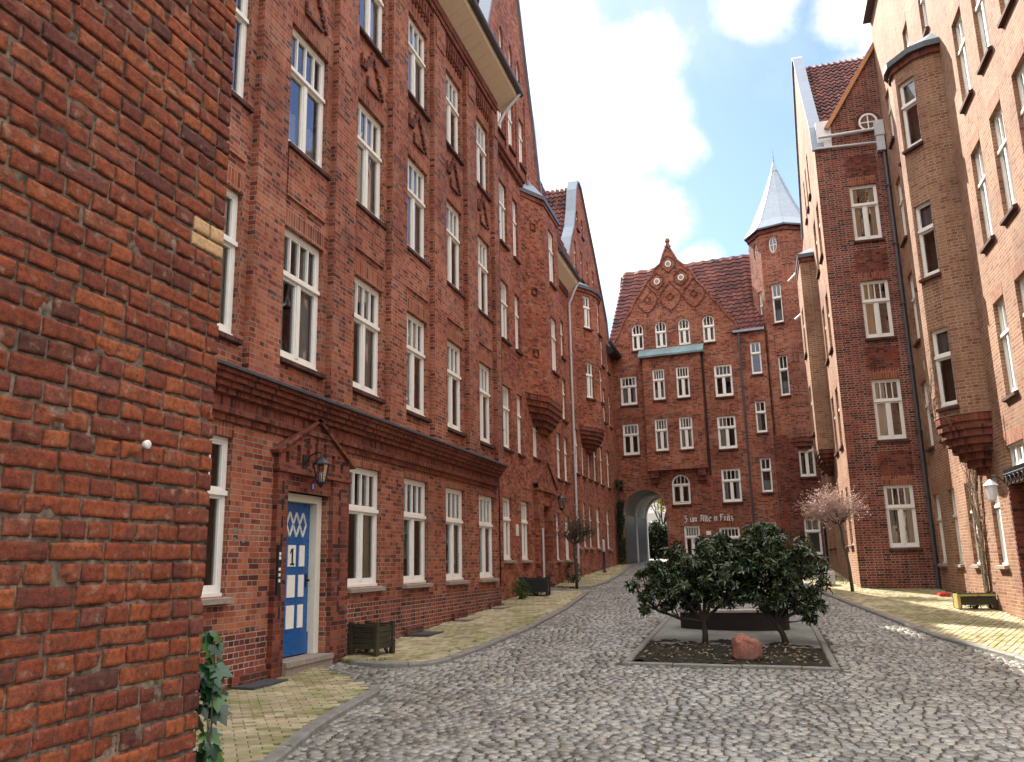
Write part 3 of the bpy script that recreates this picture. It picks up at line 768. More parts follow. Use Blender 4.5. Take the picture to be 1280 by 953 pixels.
# lantern on the portal
lt = thing('wall_lantern', 'black iron carriage lantern hanging in front of the brick gable over the blue door', 'lantern', (X1 + .085, 11.86, 3.12))
mb = MB(); mb.tube([(0, -.10, .05), (.10, -.10, .20), (.22, -.10, .26), (.30, -.10, .24)], .014, 6); mb.box(-.0, .02, -.16, -.04, -.05, .22); mb.build('bracket', M['iron'], lt)
def lantern_body(root_, c, s=1.):
    mb = MB()
    mb.lathe([(.0, .22 * s), (.02 * s, .22 * s), (.03 * s, .17 * s), (.085 * s, .13 * s), (.135 * s, .07 * s), (.135 * s, .05 * s), (.12 * s, .05 * s)], 8, c); mb.lathe([(.07 * s, -.20 * s), (.085 * s, -.22 * s), (.05 * s, -.25 * s), (.015 * s, -.30 * s), (0, -.30 * s)], 8, c)
    for k in range(8):
        a = 2 * PI * k / 8
        mb.tube([(c[0] + .122 * s * math.cos(a), c[1] + .122 * s * math.sin(a), .05 * s), (c[0] + .075 * s * math.cos(a), c[1] + .075 * s * math.sin(a), -.21 * s)], .007 * s, 4)
    h = mb.build('housing', M['iron'], root_)
    g_ = MB(); g_.lathe([(.117 * s, .05 * s), (.072 * s, -.20 * s)], 8, c); link('lantern_glass', g_.mesh('lantern_glass', M['glass']), h)
lantern_body(lt, (.30, -.10))

# =========================================================== house 2 (tall gable, canted oriel)
X2 = -7.15
root = thing('gabled_house', 'tall pink brick gabled house with a canted corbelled oriel beyond the pilastered tenement', 'house', (X2, 27.5, gz(X2, 27)))
F = Facade(root, Vector((X2, 0, 0)) - root.location, H90); lint = []
def w2(a, b, z, h, nu=3, nl=2, sill='brick', **k):
    F.win((a + b) / 2, z, b - a, h, nu=nu, nl=nl, sill=sill, **k); lint.append(((a + b) / 2, z + h, b - a, .26))
for z, h in ((11.64, 2.1), (8.45, 1.9), (5.05, 1.92)):
    w2(24.0, 24.87, z, h); w2(25.58, 26.2, z, h)
w2(23.80, 24.75, 1.73, 1.83, sill='stone'); w2(25.78, 26.72, 1.73, 1.83, sill='stone')
w2(27.5, 28.25, 5.16, 1.5)
w2(30.3, 31.15, 1.73, 1.7, sill='stone'); w2(32.03, 32.88, 1.73, 1.65, sill='stone')
for z, h in ((4.75, 1.75), (7.2, 1.7), (9.8, 1.55)):
    w2(31.05, 31.75, z, h); w2(32.3, 33.0, z, h)
for x in (24.35, 25.6, 26.95): w2(x - .35, x + .35, 15.5, 1.8)
for x in (24.6, 25.75, 26.75): F.win(x, 18.5, .5, 1.1, oval=True)
F.holes.append(rect(28.14, 29.26, .3, 3.55))
outl = [(22.5, -.4), (34.0, -.4), (34.0, 13.3), (30.1, 13.3), (30.0, 14.4), (29.3, 16.0), (28.62, 17.9), (27.7, 20.0), (26.7, 22.4), (25.55, 25.0), (24.4, 22.4), (23.5, 20.1), (22.75, 18.3), (22.5, 17.4)]
def extra(mb):
    mb.cur = 0
    for x in (23.7, 24.95, 26.3, 27.5): mb.box(x - .14, x + .14, -.05, .02, 15.0, 18.4)
wall_part(F, outl, [M['brick_b'], M['brick_a_sol']], lint=lint, extra=extra); F.finish()
cop = MB(); gp = outl[4:13]
for i in range(len(gp) - 1):
    p, q = gp[i], gp[i + 1]; cop.beam((p[0], .12, p[1]), (q[0], .12, q[1]), .42, .09, (0, 1, 0) if False else (0, 0, 1))
F.put('gable_coping', cop, M['lead'])
mb = MB(); mb.prism([(x, .86, z - .7) for x, z in outl[4:13] + [(22.5, 14.4)]], (0, .2, 0)); F.put('gable_back', mb, M['brick_c'])
mb = MB(); mb.prism([(22.5, y, z) for y, z in [(.02, 14.5), (-.10, 14.55), (-.10, 14.66), (-.18, 14.70), (-.18, 14.80), (.02, 14.98)]], (4.2, 0, 0)); F.put('string_course', mb, M['brick_trim'])
bay(F, [(26.6, 0), (27.7, -.55), (29.9, -.55), (31.0, 0)], 7.2, 14.45, {1: [(11.6, 2.05, .85), (8.3, 2.0, .85)]}, M['brick_b'], corbel=1.15, roof_h=.75)
nb = MB(); d_ = Vector((1.1, -.55, 0)).normalized(); 
for z in (13.1, 10.7, 8.5):
    c = Vector((27.15, -.275, 0)) + Vector((-.55, -1.1, 0)).normalized() * .01
    m = MB()
    for a, b, c0, c1 in ((-.14, .14, 0, .04), (-.14, .14, .24, .28), (-.14, -.10, .04, .24), (.10, .14, .04, .24)): m.box(a, b, -.05, .02, c0, c1)
    nb = MB(); add_mb(nb, m, Matrix.Translation((27.15, -.275, z)) @ Matrix.Rotation(math.atan2(-.55, 1.1), 4, 'Z')); F.put('niche_relief', nb, M['brick_c'])
mb = MB(); mb.prism([(30.4, y, z) for y, z in [(0, 13.15), (-.05, 13.0), (-.42, 13.32), (-.46, 13.5), (0, 13.55)]], (3.75, 0, 0)); F.put('soffit', mb, M['soffit'])
mb = MB(); mb.tube([(30.4, -.52, 13.55), (34.3, -.52, 13.55)], .09, 8); F.put('gutter', mb, M['pipe'])
mb = MB()
x = 31.0
while x < 34: mb.box(x, x + .1, -.07, .01, 12.7, 13.0); x += .2
F.put('frieze', mb, M['brick_c'])
pipe(F, [(34.2, -.5, 13.5), (34.0, -.3, 13.0), (33.9, -.08, 12.4)], .05, 'palepipe', clips=False); pipe(F, [(33.9, -.08, 12.45), (33.9, -.08, 1.0)], .05, 'palepipe')
tile_roof(root, F.at(29.2, -.45, 13.6), F.at(34.2, -.45, 13.6), F.at(34.2, 2.2, 20.6), F.at(28.0, 2.2, 20.6))
tile_roof(root, F.at(34.2, 1.3, 18.2), F.at(38.6, 1.3, 18.2), F.at(38.6, 2.2, 20.6), F.at(34.2, 2.2, 20.6))  # unseen roof extension, added to keep the sun off the cobbles
tile_roof(root, F.at(33.9, 3.0, 13.6), F.at(33.9, .25, 13.6), F.at(33.9, .25, 13.7), F.at(33.9, 3.0, 13.7), 'roof') if False else None
mb = MB(); mb.box(22.52, 33.98, 1.1, 8.5, -.4, 13.2); mb.box(33.9, 33.98, 0.02, 1.1, -.4, 13.2); mb.prism([(22.6, .6, 13), (22.6, 4.3, 19.2), (22.6, 8.4, 13)], (11.3, 0, 0)); F.put('rear_wall', mb, M['brick_c'])
mb = MB(); mb.box(27.5, 28.12, -.16, .0, -.2, 4.1); mb.box(29.28, 29.85, -.16, .0, -.2, 4.1); mb.box(28.12, 29.28, -.10, .0, 3.56, 4.1)
mb.wall([(27.4, 4.1), (29.95, 4.1), (29.95, 4.25), (28.67, 5.05), (27.4, 4.25)], [rect(x - .06, x + .06, 4.28, t) for x, t in ((28.2, 4.5), (28.67, 4.75), (29.15, 4.5))], -.16, .1)
mb.prism([(27.5, -.06, 4.12), (29.85, -.06, 4.12), (28.67, -.06, 4.95)], (0, .06, 0))
mb.box(27.4, 29.95, -.2, 0, 4.02, 4.1)
F.put('portal', mb, M['brick_b'])
mb = MB(); mb.beam((27.25, -.08, 4.22), (28.67, -.08, 5.11), .26, .07); mb.beam((28.67, -.08, 5.11), (30.1, -.08, 4.22), .26, .07); F.put('portal_coping', mb, M['brick_c'])
mb = MB(); mb.box(28.2, 29.2, .3, .36, .35, 3.5); dr = F.put('door', mb, M['violet'])
mb = MB()
for a, b in ((28.3, 28.62), (28.78, 29.1)):
    for z0_, z1_ in ((.6, 1.5), (1.7, 2.6), (2.75, 3.35)): mb.box(a, b, .285, .3, z0_, z1_)
sub(dr, 'panel', mb, 'violet')
mb = MB(); mb.box(28.05, 29.35, -.4, .3, .2, .62); F.put('doorstep', mb, M['stone'])
mb = MB(); mb.box(25.12, 25.34, -.03, .0, 2.45, 2.80); F.put('plaque', mb, M['plaque'])
pipe(F, [(27.62, -.22, .7), (27.62, -.22, 2.75)], .035, 'palepipe', 'handrail_post', clips=False)
lt = thing('wall_lantern', 'dark lantern with a pale pointed cap above the violet side door', 'lantern', (X2 + .16, 29.25, 3.75))
mb = MB(); mb.tube([(0, 0, .0), (.14, 0, .12), (.28, 0, .18), (.36, 0, .16)], .016, 6); mb.build('bracket', M['iron'], lt)
lantern_body(lt, (.36, 0), 1.2)

# =========================================================== house 3 (curved gable, round oriel)
root = thing('gabled_house', 'far left brick house with a lead-capped curved gable and a rounded oriel', 'house', (X2, 39, gz(X2, 39)))
F = Facade(root, Vector((X2, 0, 0)) - root.location, H90); lint = []
for a, b in ((34.3, 34.95), (35.65, 36.3), (36.95, 37.6), (38.7, 39.6), (41.4, 42.2)): w2(a, b, 2.25, 1.85, sill='stone')
for a, b in ((34.55, 35.15), (35.8, 36.4), (37.2, 37.8), (38.6, 39.3), (40.25, 40.95), (42.2, 42.95)): w2(a, b, 5.3, 1.85)
for z, h in ((8.6, 1.75), (11.55, 1.55)):
    for a, b in ((40.25, 40.9), (41.9, 42.55), (43.6, 44.2)): w2(a, b, z, h)
for x in (36.1, 37.55, 39.0, 40.5): w2(x - .24, x + .24, 14.7, 1.4, 2, 1)
for x in (36.9, 38.0): w2(x - .2, x + .2, 17.0, .9, 2, 1)
outl = [(34.0, -.4), (45.6, -.4), (45.6, 12.4), (44.3, 13.2), (43.84, 14.4), (42.3, 15.8), (40.9, 17.1), (39.5, 18.2), (38.4, 19.1), (37.9, 19.5), (37.37, 19.6), (36.9, 19.4), (36.5, 18.8), (36.1, 17.6), (35.6, 16.6), (34.9, 15.8), (34.3, 14.8), (34.0, 13.7)]
wall_part(F, outl, [M['brick_b'], M['brick_a_sol']], lint=lint); F.finish()
cop = MB(); gp = outl[3:]
for i in range(len(gp) - 1):
    p, q = gp[i], gp[i + 1]; cop.beam((p[0], .14, p[1]), (q[0], .14, q[1]), .46, .10, (0, 0, 1))
F.put('gable_coping', cop, M['lead'])
mb = MB(); mb.prism([(x, .86, z - .7) for x, z in outl[2:]], (0, .2, 0)); F.put('gable_back', mb, M['brick_c'])
tile_roof(root, F.at(33.75, 8.0, 13.6), F.at(33.75, .3, 13.6), F.at(37.3, .3, 19.35), F.at(37.3, 8.0, 19.35))
tile_roof(root, F.at(44.2, .3, 13.2), F.at(44.2, 8.0, 13.2), F.at(37.4, 8.0, 19.35), F.at(37.4, .3, 19.35))
R3 = 2.6; c3 = (37.3, R3 - .75); a3 = math.asin(1.95 / R3); n3 = 7
pts = [(c3[0] + R3 * math.sin(-a3 + 2 * a3 * k / n3), (R3 - .75) - R3 * math.cos(-a3 + 2 * a3 * k / n3)) for k in range(n3 + 1)]
pts[0] = (pts[0][0], 0); pts[-1] = (pts[-1][0], 0)
bay(F, pts, 7.4, 13.75, {1: [(11.9, 1.5, .5, 2, 2), (8.7, 1.6, .5, 2, 2)], 3: [(11.9, 1.5, .5, 2, 2), (8.7, 1.6, .5, 2, 2)], 5: [(11.9, 1.5, .5, 2, 2), (8.7, 1.6, .5, 2, 2)]}, M['brick_b'], corbel=1.0, roof_h=.45)
mb = MB(); mb.tube([(42.2, -.45, 12.75), (45.4, -.45, 12.75)], .1, 8); mb.prism([(43.9, 0.1, 12.5), (43.9, -.42, 12.7), (43.9, -.42, 12.85), (43.9, .1, 13.1)], (1.6, 0, 0)); F.put('gutter', mb, M['iron'])
mb = MB(); mb.box(34.02, 45.5, 1.1, 8.5, -.4, 12.3); mb.prism([(34.1, .6, 12.2), (34.1, 4.3, 17.2), (34.1, 8.4, 12.2)], (11.3, 0, 0)); F.put('rear_wall', mb, M['brick_c'])
iv = MB(); r = random.Random(5)

# =========================================================== archway house at the end
PA = Vector((-7.2, 45.5, 0)); RA = math.atan2(-.1153, .9933)
root = thing('archway_house', 'dark red brick house closing the street with an arched passage and ornamental gable', 'house', (PA.x, PA.y, gz(PA.x, PA.y)))
F = Facade(root, PA - root.location, RA)
A = lambda a, b, z0, z1, **k: F.win((a + b) / 2, z0, b - a, z1 - z0, **{**dict(nu=4, nl=2, depth=.10, sill='brick'), **k})
A(.44, 1.35, 9.98, 11.57); A(.44, 1.33, 7.24, 8.93); A(5.56, 6.48, 9.98, 11.68); A(5.53, 6.47, 7.22, 8.93, curtain=2); A(5.54, 6.5, 4.48, 6.17)
A(2.95, 3.9, 4.48, 6.03, rise=.42, nu=4); A(3.45, 4.25, 1.75, 3.35, nu=5); A(5.24, 6.25, 1.75, 3.22, nu=5)
for a, b in ((1.23, 1.87), (2.54, 3.16), (3.82, 4.43), (5.13, 5.75)): A(a, b, 13.0, 14.47, rise=(b - a) / 2 - .002, nu=3, up=.42)
for a, z0, z1 in ((7.50, 11.0, 12.7), (7.50, 7.93, 9.55), (7.52, 4.89, 6.61), (7.52, 1.9, 3.4)): A(a, a + .52, z0, z1, nu=2, nl=1)
arch = [(.3 + 2.25 / 2 + x, 1.2 + z) for x, z in arc_pts(2.3, 4.14, 1.06, 14)]
F.holes.append(arch)
gab = [(.11, 13.44), (.5, 14.05), (.88, 14.84), (1.2, 15.2), (1.53, 15.85), (1.9, 16.3), (2.22, 16.84), (2.5, 17.1), (2.74, 17.54), (3.05, 17.75), (3.26, 18.33), (3.51, 18.84), (3.79, 18.31), (4.0, 17.85), (4.26, 17.58), (4.5, 17.3), (4.74, 17.1), (5.0, 16.5), (5.39, 16.04), (5.75, 15.4), (6.1, 14.98), (6.5, 14.3), (6.82, 13.94), (6.99, 13.52)]
outl = [(-.15, 1.0), (8.3, .6), (8.3, 13.3), (7.0, 13.4)] + gab[::-1][1:] + [(-.15, 13.3)]
lint = [((a + b) / 2, z, b - a, .24) for a, b, z in ((.44, 1.35, 11.57), (.44, 1.33, 8.93), (5.56, 6.48, 11.68), (5.53, 6.47, 8.93), (5.54, 6.5, 6.17), (5.24, 6.25, 3.22), (3.45, 4.25, 3.35))]
wall_part(F, outl, [M['brick_a'], M['brick_a_sol']], lint=lint, depth=.10); F.finish()
cop = MB()
for i in range(len(gab) - 1): cop.beam((gab[i][0], .1, gab[i][1]), (gab[i + 1][0], .1, gab[i + 1][1]), .34, .08)
cop.lathe([(0, 19.25), (.10, 19.2), (.14, 19.05), (.09, 18.95), (.12, 18.8), (.2, 18.75)], 8, (3.51, .1))
F.put('gable_coping', cop, M['brick_b'])
mb = MB(); mb.prism([(x, .86, z - .7) for x, z in gab], (0, .2, 0)); F.put('gable_back', mb, M['brick_c'])
# ornament on the gable: ogee lattice ribs, lozenges, white roundels
mb = MB()
def rib(pts): mb.tube(pts, .05, 5)
for c in (2.2, 3.5, 4.8):
    for s in (1, -1):
        rib([(c + s * .64, -.0, 14.75), (c + s * .50, -.0, 15.0), (c + s * .28, -.0, 15.15), (c + s * .10, -.0, 15.2)] if False else [(c, 0, 15.05), (c + s * .22, 0, 15.15), (c + s * .50, 0, 15.5), (c + s * .60, 0, 15.8), (c + s * .48, 0, 16.1), (c + s * .2, 0, 16.4), (c, 0, 16.7)] if (c == 3.5 or True) else [])
    for a in (.20,):
        for k in range(4):
            t0, t1 = PI / 2 * k, PI / 2 * (k + 1)
            rib([(c + a * math.cos(t0), 0, 15.8 + a * math.sin(t0)), (c + a * math.cos(t1), 0, 15.8 + a * math.sin(t1))])
    rib([(c, 0, 14.85), (c, 0, 15.05)])
for c, z in ((2.81, 16.78), (4.15, 16.81), (3.49, 17.7)):
    for s in (1, -1): rib([(c, 0, z - .5), (c + s * .38, 0, z - .15), (c + s * .38, 0, z + .15), (c, 0, z + .5)])
F.put('gable_ribs', mb, M['brick_c'])
for c, z in ((2.81, 16.78), (4.15, 16.81), (3.49, 17.7)):
    n = 16; mb = MB(); mb.prism([(c + .17 * math.cos(2 * PI * k / n), -.03, z + .18 * math.sin(2 * PI * k / n)) for k in range(n)], (0, .06, 0)); o = F.put('roundel', mb, M['plaque'])
    mb = MB(); mb.prism([(c + .11 * math.cos(2 * PI * k / n), -.04, z + .12 * math.sin(2 * PI * k / n)) for k in range(n)], (0, .02, 0)); sub(o, 'roundel_centre', mb, 'stone')
# shallow box bay with patinated roof
FB = Facade(root, F.at(1.82, -.38, 0), F.rot)
for a, b, z0, z1 in ((2.34, 2.98, 10.05, 11.72), (3.61, 4.3, 10.05, 11.72), (2.31, 2.99, 7.3, 9.0), (3.61, 4.3, 7.3, 9.0)):
    FB.win((a + b) / 2 - 1.82, z0, b - a, z1 - z0, depth=.10)
mb = MB(); mb.wall(rect(0, 3.12, 6.28, 12.4), FB.holes, 0, .1)
mb.poly([(0, 0, 6.28), (0, 0, 12.4), (0, .38, 12.4), (0, .38, 6.28)]); mb.poly([(3.12, 0, 6.28), (3.12, .38, 6.28), (3.12, .38, 12.4), (3.12, 0, 12.4)]); mb.poly([(0, 0, 6.28), (0, .38, 6.28), (3.12, .38, 6.28), (3.12, 0, 6.28)])
FB.put('bay', mb, M['brick_a']); FB.finish()
mb = MB(); mb.box(.15, .55, .05, .38, 5.9, 6.27); mb.box(.15, .5, .15, .38, 5.65, 5.9); FB.put('corbel', mb, M['brick_c']); mb = MB(); mb.box(2.6, 3.0, .05, .38, 5.9, 6.27); mb.box(2.65, 3.0, .15, .38, 5.65, 5.9); FB.put('corbel', mb, M['brick_c'])
mb = MB(); mb.prism([(-.2, y, z) for y, z in [(-.16, 12.4), (.36, 12.4), (.36, 12.95), (.2, 12.9), (-.16, 12.5)]], (3.52, 0, 0)); FB.put('bay_roof', mb, M['copper'])
pipe(FB, [(3.2, .3, 12.4), (3.2, .3, 5.9)], .045, 'iron')
tile_roof(root, F.at(-.2, -.0, 13.35), F.at(.75, 0, 13.35), F.at(3.45, 3.3, 18.75), F.at(.1, 3.3, 18.75))
tile_roof(root, F.at(6.4, 0, 13.35), F.at(8.3, -.0, 13.35), F.at(8.3, 3.3, 18.75), F.at(3.55, 3.3, 18.75))
mb = MB(); mb.prism([(-.1, 1.2, 13.2), (-.1, 3.3, 18.5), (-.1, 4.9, 13.2)], (8.3, 0, 0)); mb.box(-.1, .25, .8, 4.85, .8, 5.5); mb.box(-.1, 8.2, .8, 4.85, 5.62, 13.2); mb.box(2.8, 8.2, .8, 4.85, .6, 5.6); F.put('rear_wall', mb, M['brick_c'])
# passage: barrel vault, plinth, inner rib and far arch
mb = MB(); n = len(arch); cxa = .3 + 2.25 / 2
for i in range(n):
    if i == 0: continue
    j = (i + 1) % n
    (x0, z0_), (x1, z1_) = arch[i], arch[j]
    for y0_, y1_ in ((.0, 4.9),):
        mb.poly([(x0, y0_, z0_), (x0, y1_, z0_), (x1, y1_, z1_), (x1, y0_, z1_)])
F.put('passage_vault', mb, M['vault'])
mb = MB(); out = arch
inn = [(cxa + (x - cxa) * .93, 1.2 + (z - 1.2) * .965) for x, z in arch]
for y0_, y1_ in ((2.3, 2.5), (4.7, 4.9)):
    mb = MB()
    for i in range(1, n):
        j = (i + 1) % n
        mb.prism([(out[i][0], y0_, out[i][1]), (out[j][0], y0_, out[j][1]), (inn[j][0], y0_, inn[j][1]), (inn[i][0], y0_, inn[i][1])], (0, y1_ - y0_, 0))
    F.put('passage_rib', mb, M['plaster'])
mb = MB(); mb.box(.29, .31, .03, 4.6, 1.2, 4.05); mb.box(2.54, 2.56, .03, 4.6, 1.2, 4.05); F.put('passage_dado', mb, M['iron'])
# lettering, broad-nib strokes
TXT = {
 'Z': [[(.05, .85), (.45, .95), (.3, .62)], [(.3, .62), (.52, .5), (.45, .12), (.1, -.12)], [(.12, .58), (.35, .6)]],
 'u': [[(.08, .62), (.08, .12), (.2, .02)], [(.2, .02), (.38, .15)], [(.38, .65), (.38, .1), (.46, .02)]],
 'm': [[(.08, .62), (.08, .05)], [(.08, .5), (.25, .62), (.28, .05)], [(.28, .5), (.45, .62), (.48, .05)]],
 'A': [[(.08, .8), (.2, .92), (.2, .2), (.05, .05)], [(.2, .92), (.5, .85), (.5, .05)], [(.2, .45), (.5, .48)]],
 'l': [[(.1, .92), (.1, .1), (.2, .02)]],
 't': [[(.12, .82), (.12, .1), (.24, .02)], [(.02, .6), (.26, .62)]],
 'e': [[(.38, .5), (.22, .65), (.08, .5), (.08, .15), (.22, .02), (.38, .12)], [(.1, .36), (.38, .48)]],
 'n': [[(.08, .62), (.08, .05)], [(.08, .48), (.28, .64), (.34, .5), (.34, .05)]],
 'F': [[(.12, .95), (.2, .75), (.2, .15), (.02, -.05)], [(.05, .82), (.3, .95), (.52, .85)], [(.2, .5), (.45, .55)]],
 'r': [[(.1, .62), (.1, .05)], [(.1, .5), (.28, .64)]],
 'i': [[(.1, .62), (.1, .1), (.18, .02)], [(.1, .85), (.16, .82)]],
 'z': [[(.05, .6), (.3, .62), (.1, .36), (.32, .2), (.2, -.12)]]}
mb = MB(); nib = Vector((.036, 0, .030)); sz = .36
def letter(ch, x, z):
    for st in TXT[ch]:
        for (ax, az), (bx, bz) in zip(st[:-1], st[1:]):
            p = Vector((x + ax * sz, -.05, z + az * sz)); q = Vector((x + bx * sz, -.05, z + bz * sz))
            if abs((q - p).normalized().cross(nib.normalized()).y) < .12: mb.beam(p, q, .022, .03, (0, -1, 0))
            else: mb.prism([p - nib / 2, p + nib / 2, q + nib / 2, q - nib / 2], (0, .035, 0))
for ch, x in (('Z', 3.45), ('u', 3.80), ('m', 3.96), ('A', 4.30), ('l', 4.54), ('t', 4.62), ('e', 4.74), ('n', 5.03), ('F', 5.30), ('r', 5.53), ('i', 5.66), ('t', 5.74), ('z', 5.86)): mb = MB(); letter(ch, x, 3.54); F.put('letter', mb, M['white2'])
mb = MB(); mb.box(4.58, 4.82, -.03, .0, 2.86, 3.06); F.put('plaque', mb, M['plaque'])
pipe(F, [(6.98, -.08, 13.3), (6.98, -.08, 1.2)], .05, 'pipe')
pipe(F, [(-.05, -.1, 12.4), (-.05, -.1, 1.5)], .05, 'palepipe')
mb = MB(); mb.box(6.7, 8.3, -.15, .3, 13.3, 13.42); F.put('eave_slab', mb, M['zinc'])
mb = MB(); mb.box(7.55, 7.95, 3.2, 3.6, 16.8, 18.9); mb.box(7.5, 8.0, 3.15, 3.65, 18.9, 19.0); F.put('chimney', mb, M['chim'])

# =========================================================== corner house with turret
root = thing('turret_house', 'brick corner house with an octagonal turret under a pointed zinc cap', 'house', (2.0, 44.6, gz(2, 44.6)))
F = Facade(root, Vector((.9, 44.3, 0)) - root.location, 0)
F.win(1.62, 5.55, .74, 1.98, nu=2, nl=2, curtain=0, cm='ochre'); F.win(1.57, 1.75, .75, 1.75, nu=2, nl=1, curtain=1)
F.holes.append(rect(2.05, 2.6, .9, 3.3))
wall_part(F, rect(.1, 3.4, .4, 7.7), [M['brick_c'], M['brick_a_sol']], lint=[(1.62, 7.53, .74, .15), (1.57, 3.5, .75, .24)]); F.finish()
mb = MB(); mb.box(2.08, 2.57, .15, .2, .95, 3.27); F.put('door', mb, M['iron'])
mb = MB(); mb.box(.1, 3.4, 1.0, 6, .4, 7.65); mb.box(.35, 3.4, 2.2, 6, 7.65, 17.5); F.put('rear_wall', mb, M['brick_c'])
cx_, cy_, R8 = 1.43, 1.45, 1.70
ap = R8 * math.cos(PI / 8)
pts8 = [(cx_ + R8 * math.sin(-PI + .06 + PI / 4 * k), cy_ - R8 * math.cos(-PI + .06 + PI / 4 * k)) for k in range(8)]
# order so that facets run left to right seen from outside
mb = MB()
for k in range(8):
    a = pts8[k]; b = pts8[(k + 1) % 8]
    L = math.hypot(b[0] - a[0], b[1] - a[1]); rr = math.atan2(b[1] - a[1], b[0] - a[0])
    f = Facade(root, F.at(a[0], a[1], 0), rr)
    front = abs(rr - .06 + PI / 8) < .1; left = abs(rr - .06 + 3 * PI / 8) < .1
    if front:
        f.win(.62, 13.55, .50, 2.1, nu=2, nl=1, curtain=4); f.win(.62, 9.7, .48, 2.1, nu=2, nl=1, curtain=4); f.win(.66, 17.35, .44, .95, oval=True)
    if left:
        f.win(.80, 13.3, .42, 2.2, nu=2, nl=1, curtain=-1); f.win(.80, 9.6, .42, 2.0, nu=2, nl=1, curtain=-1); f.win(.72, 17.3, .44, .95, oval=True)
    m = MB(); m.wall(rect(0, L, 7.5, 18.75), f.holes, 0, .11); add_mb(mb, m, Matrix.Translation((a[0], a[1], 0)) @ Matrix.Rotation(rr, 4, 'Z')); f.finish()
F.put('turret', mb, M['brick_a'])
mb = MB()
for s in range(7):
    k = math.cos((s + 1) / 8 * PI / 2) ** .7; z = 7.5 - s * .22
    mb.prism([(cx_ + (x - cx_) * k, cy_ + (y - cy_) * k, z - .22) for x, y in pts8], (0, 0, .216))
F.put('corbel', mb, M['brick_c'])
mb = MB(); mb.prism([(cx_ + (x - cx_) * 1.05, cy_ + (y - cy_) * 1.05, 18.5) for x, y in pts8], (0, 0, .2)); F.put('eave_moulding', mb, M['brick_c'])
mb = MB(); mb.prism([(cx_ + (x - cx_) * 1.13, cy_ + (y - cy_) * 1.13, 18.72) for x, y in pts8], (0, 0, .09)); F.put('gutter', mb, M['pipe'])
mb = MB(); prof = [(1.10, 18.82), (.90, 19.3), (.47, 20.9), (.10, 22.6)]
for k in range(8):
    a = pts8[k]; b = pts8[(k + 1) % 8]
    for (s0, z0_), (s1, z1_) in zip(prof[:-1], prof[1:]):
        mb.poly([(cx_ + (p[0] - cx_) * s, cy_ + (p[1] - cy_) * s, z) for p, s, z in ((a, s0, z0_), (b, s0, z0_), (b, s1, z1_), (a, s1, z1_))])
    mb.tube([(cx_ + (a[0] - cx_) * s, cy_ + (a[1] - cy_) * s, z + .01) for s, z in prof], .028, 5)
cap_ = F.put('spire', mb, M['zinc'])
mb = MB(); mb.lathe([(.21, 22.55), (.16, 22.75), (.06, 23.1), (.02, 23.8), (0, 24.2)], 10, (cx_, cy_)); F.put('finial', mb, M['zinc'])

# =========================================================== right block with sunlit gable
XB, YB = 2.9, 29.3
root = thing('brick_house', 'projecting brick house with pale joints in front and a sunlit gable side on the right', 'house', (XB, YB, gz(XB, YB)))
F = Facade(root, Vector((XB, YB, 0)) - root.location, 0); lint = []
for i, (z, h, cu) in enumerate(((1.86, 1.96, 0), (5.28, 1.99, 2), (8.68, 1.98, 2), (12.12, 1.99, 0))):
    F.win(1.42, z, .87, h, nu=4 if i < 3 else 1, curtain=cu, cm='ochre' if i in (2, 3) else 'curtain'); lint.append((1.42, z + h, .87, .28))
def extra(mb):
    mb.cur = 2
    for z in (3.9, 7.35, 10.75, 14.2): mb.box(.92, 1.92, -.005, .03, z + .25, z + 1.0)
wall_part(F, [(0, -.3), (2.3, -.3), (2.3, 19.15), (.62, 16.5), (.58, 15.6), (0, 15.6)], [M['brick_pale'], M['brick_a_sol'], M['brick_c']], lint=lint, extra=extra); F.finish()
FO = Facade(root, F.at(0, 0, 0), 0)
fm, pm = win_meshes(.62, .66, .36, 4, 2, 0., True)
o = link('window', fm, root, F.at(1.83, -.05, 16.05), 0); link('pane', pm, o)
mb = MB(); mb.tube([(1.83 + .36 * math.cos(2 * PI * k / 20), 0, 16.38 + .38 * math.sin(2 * PI * k / 20)) for k in range(21)], .06, 6, False); F.put('oculus_ring', mb, M['brick_c'])
mb = MB(); mb.beam((.45, .05, 16.35), (2.55, .05, 19.65), .3, .14); F.put('verge', mb, M['verge'])
mb = MB(); mb.tube([(.15, -.12, 16.02), (2.1, -.12, 16.05)], .055, 8); F.put('gutter', mb, M['palepipe'])
mb = MB(); mb.tube([(.05, -.10, 15.62), (2.1, -.10, 15.55)], .04, 8); F.put('gutter', mb, M['palepipe'])
mb = MB(); mb.box(1.98, 2.28, -.25, -.01, 15.75, 16.3); mb.box(2.0, 2.26, -.22, -.01, 15.2, 15.75); F.put('rain_hopper', mb, M['palepipe'])
pipe(F, [(2.22, -.1, 15.3), (2.22, -.1, .5)], .06, 'pipe')
mb = MB(); mb.box(.12, .66, .03, .6, 15.66, 16.7); F.put('dormer_cheek', mb, M['white2'])
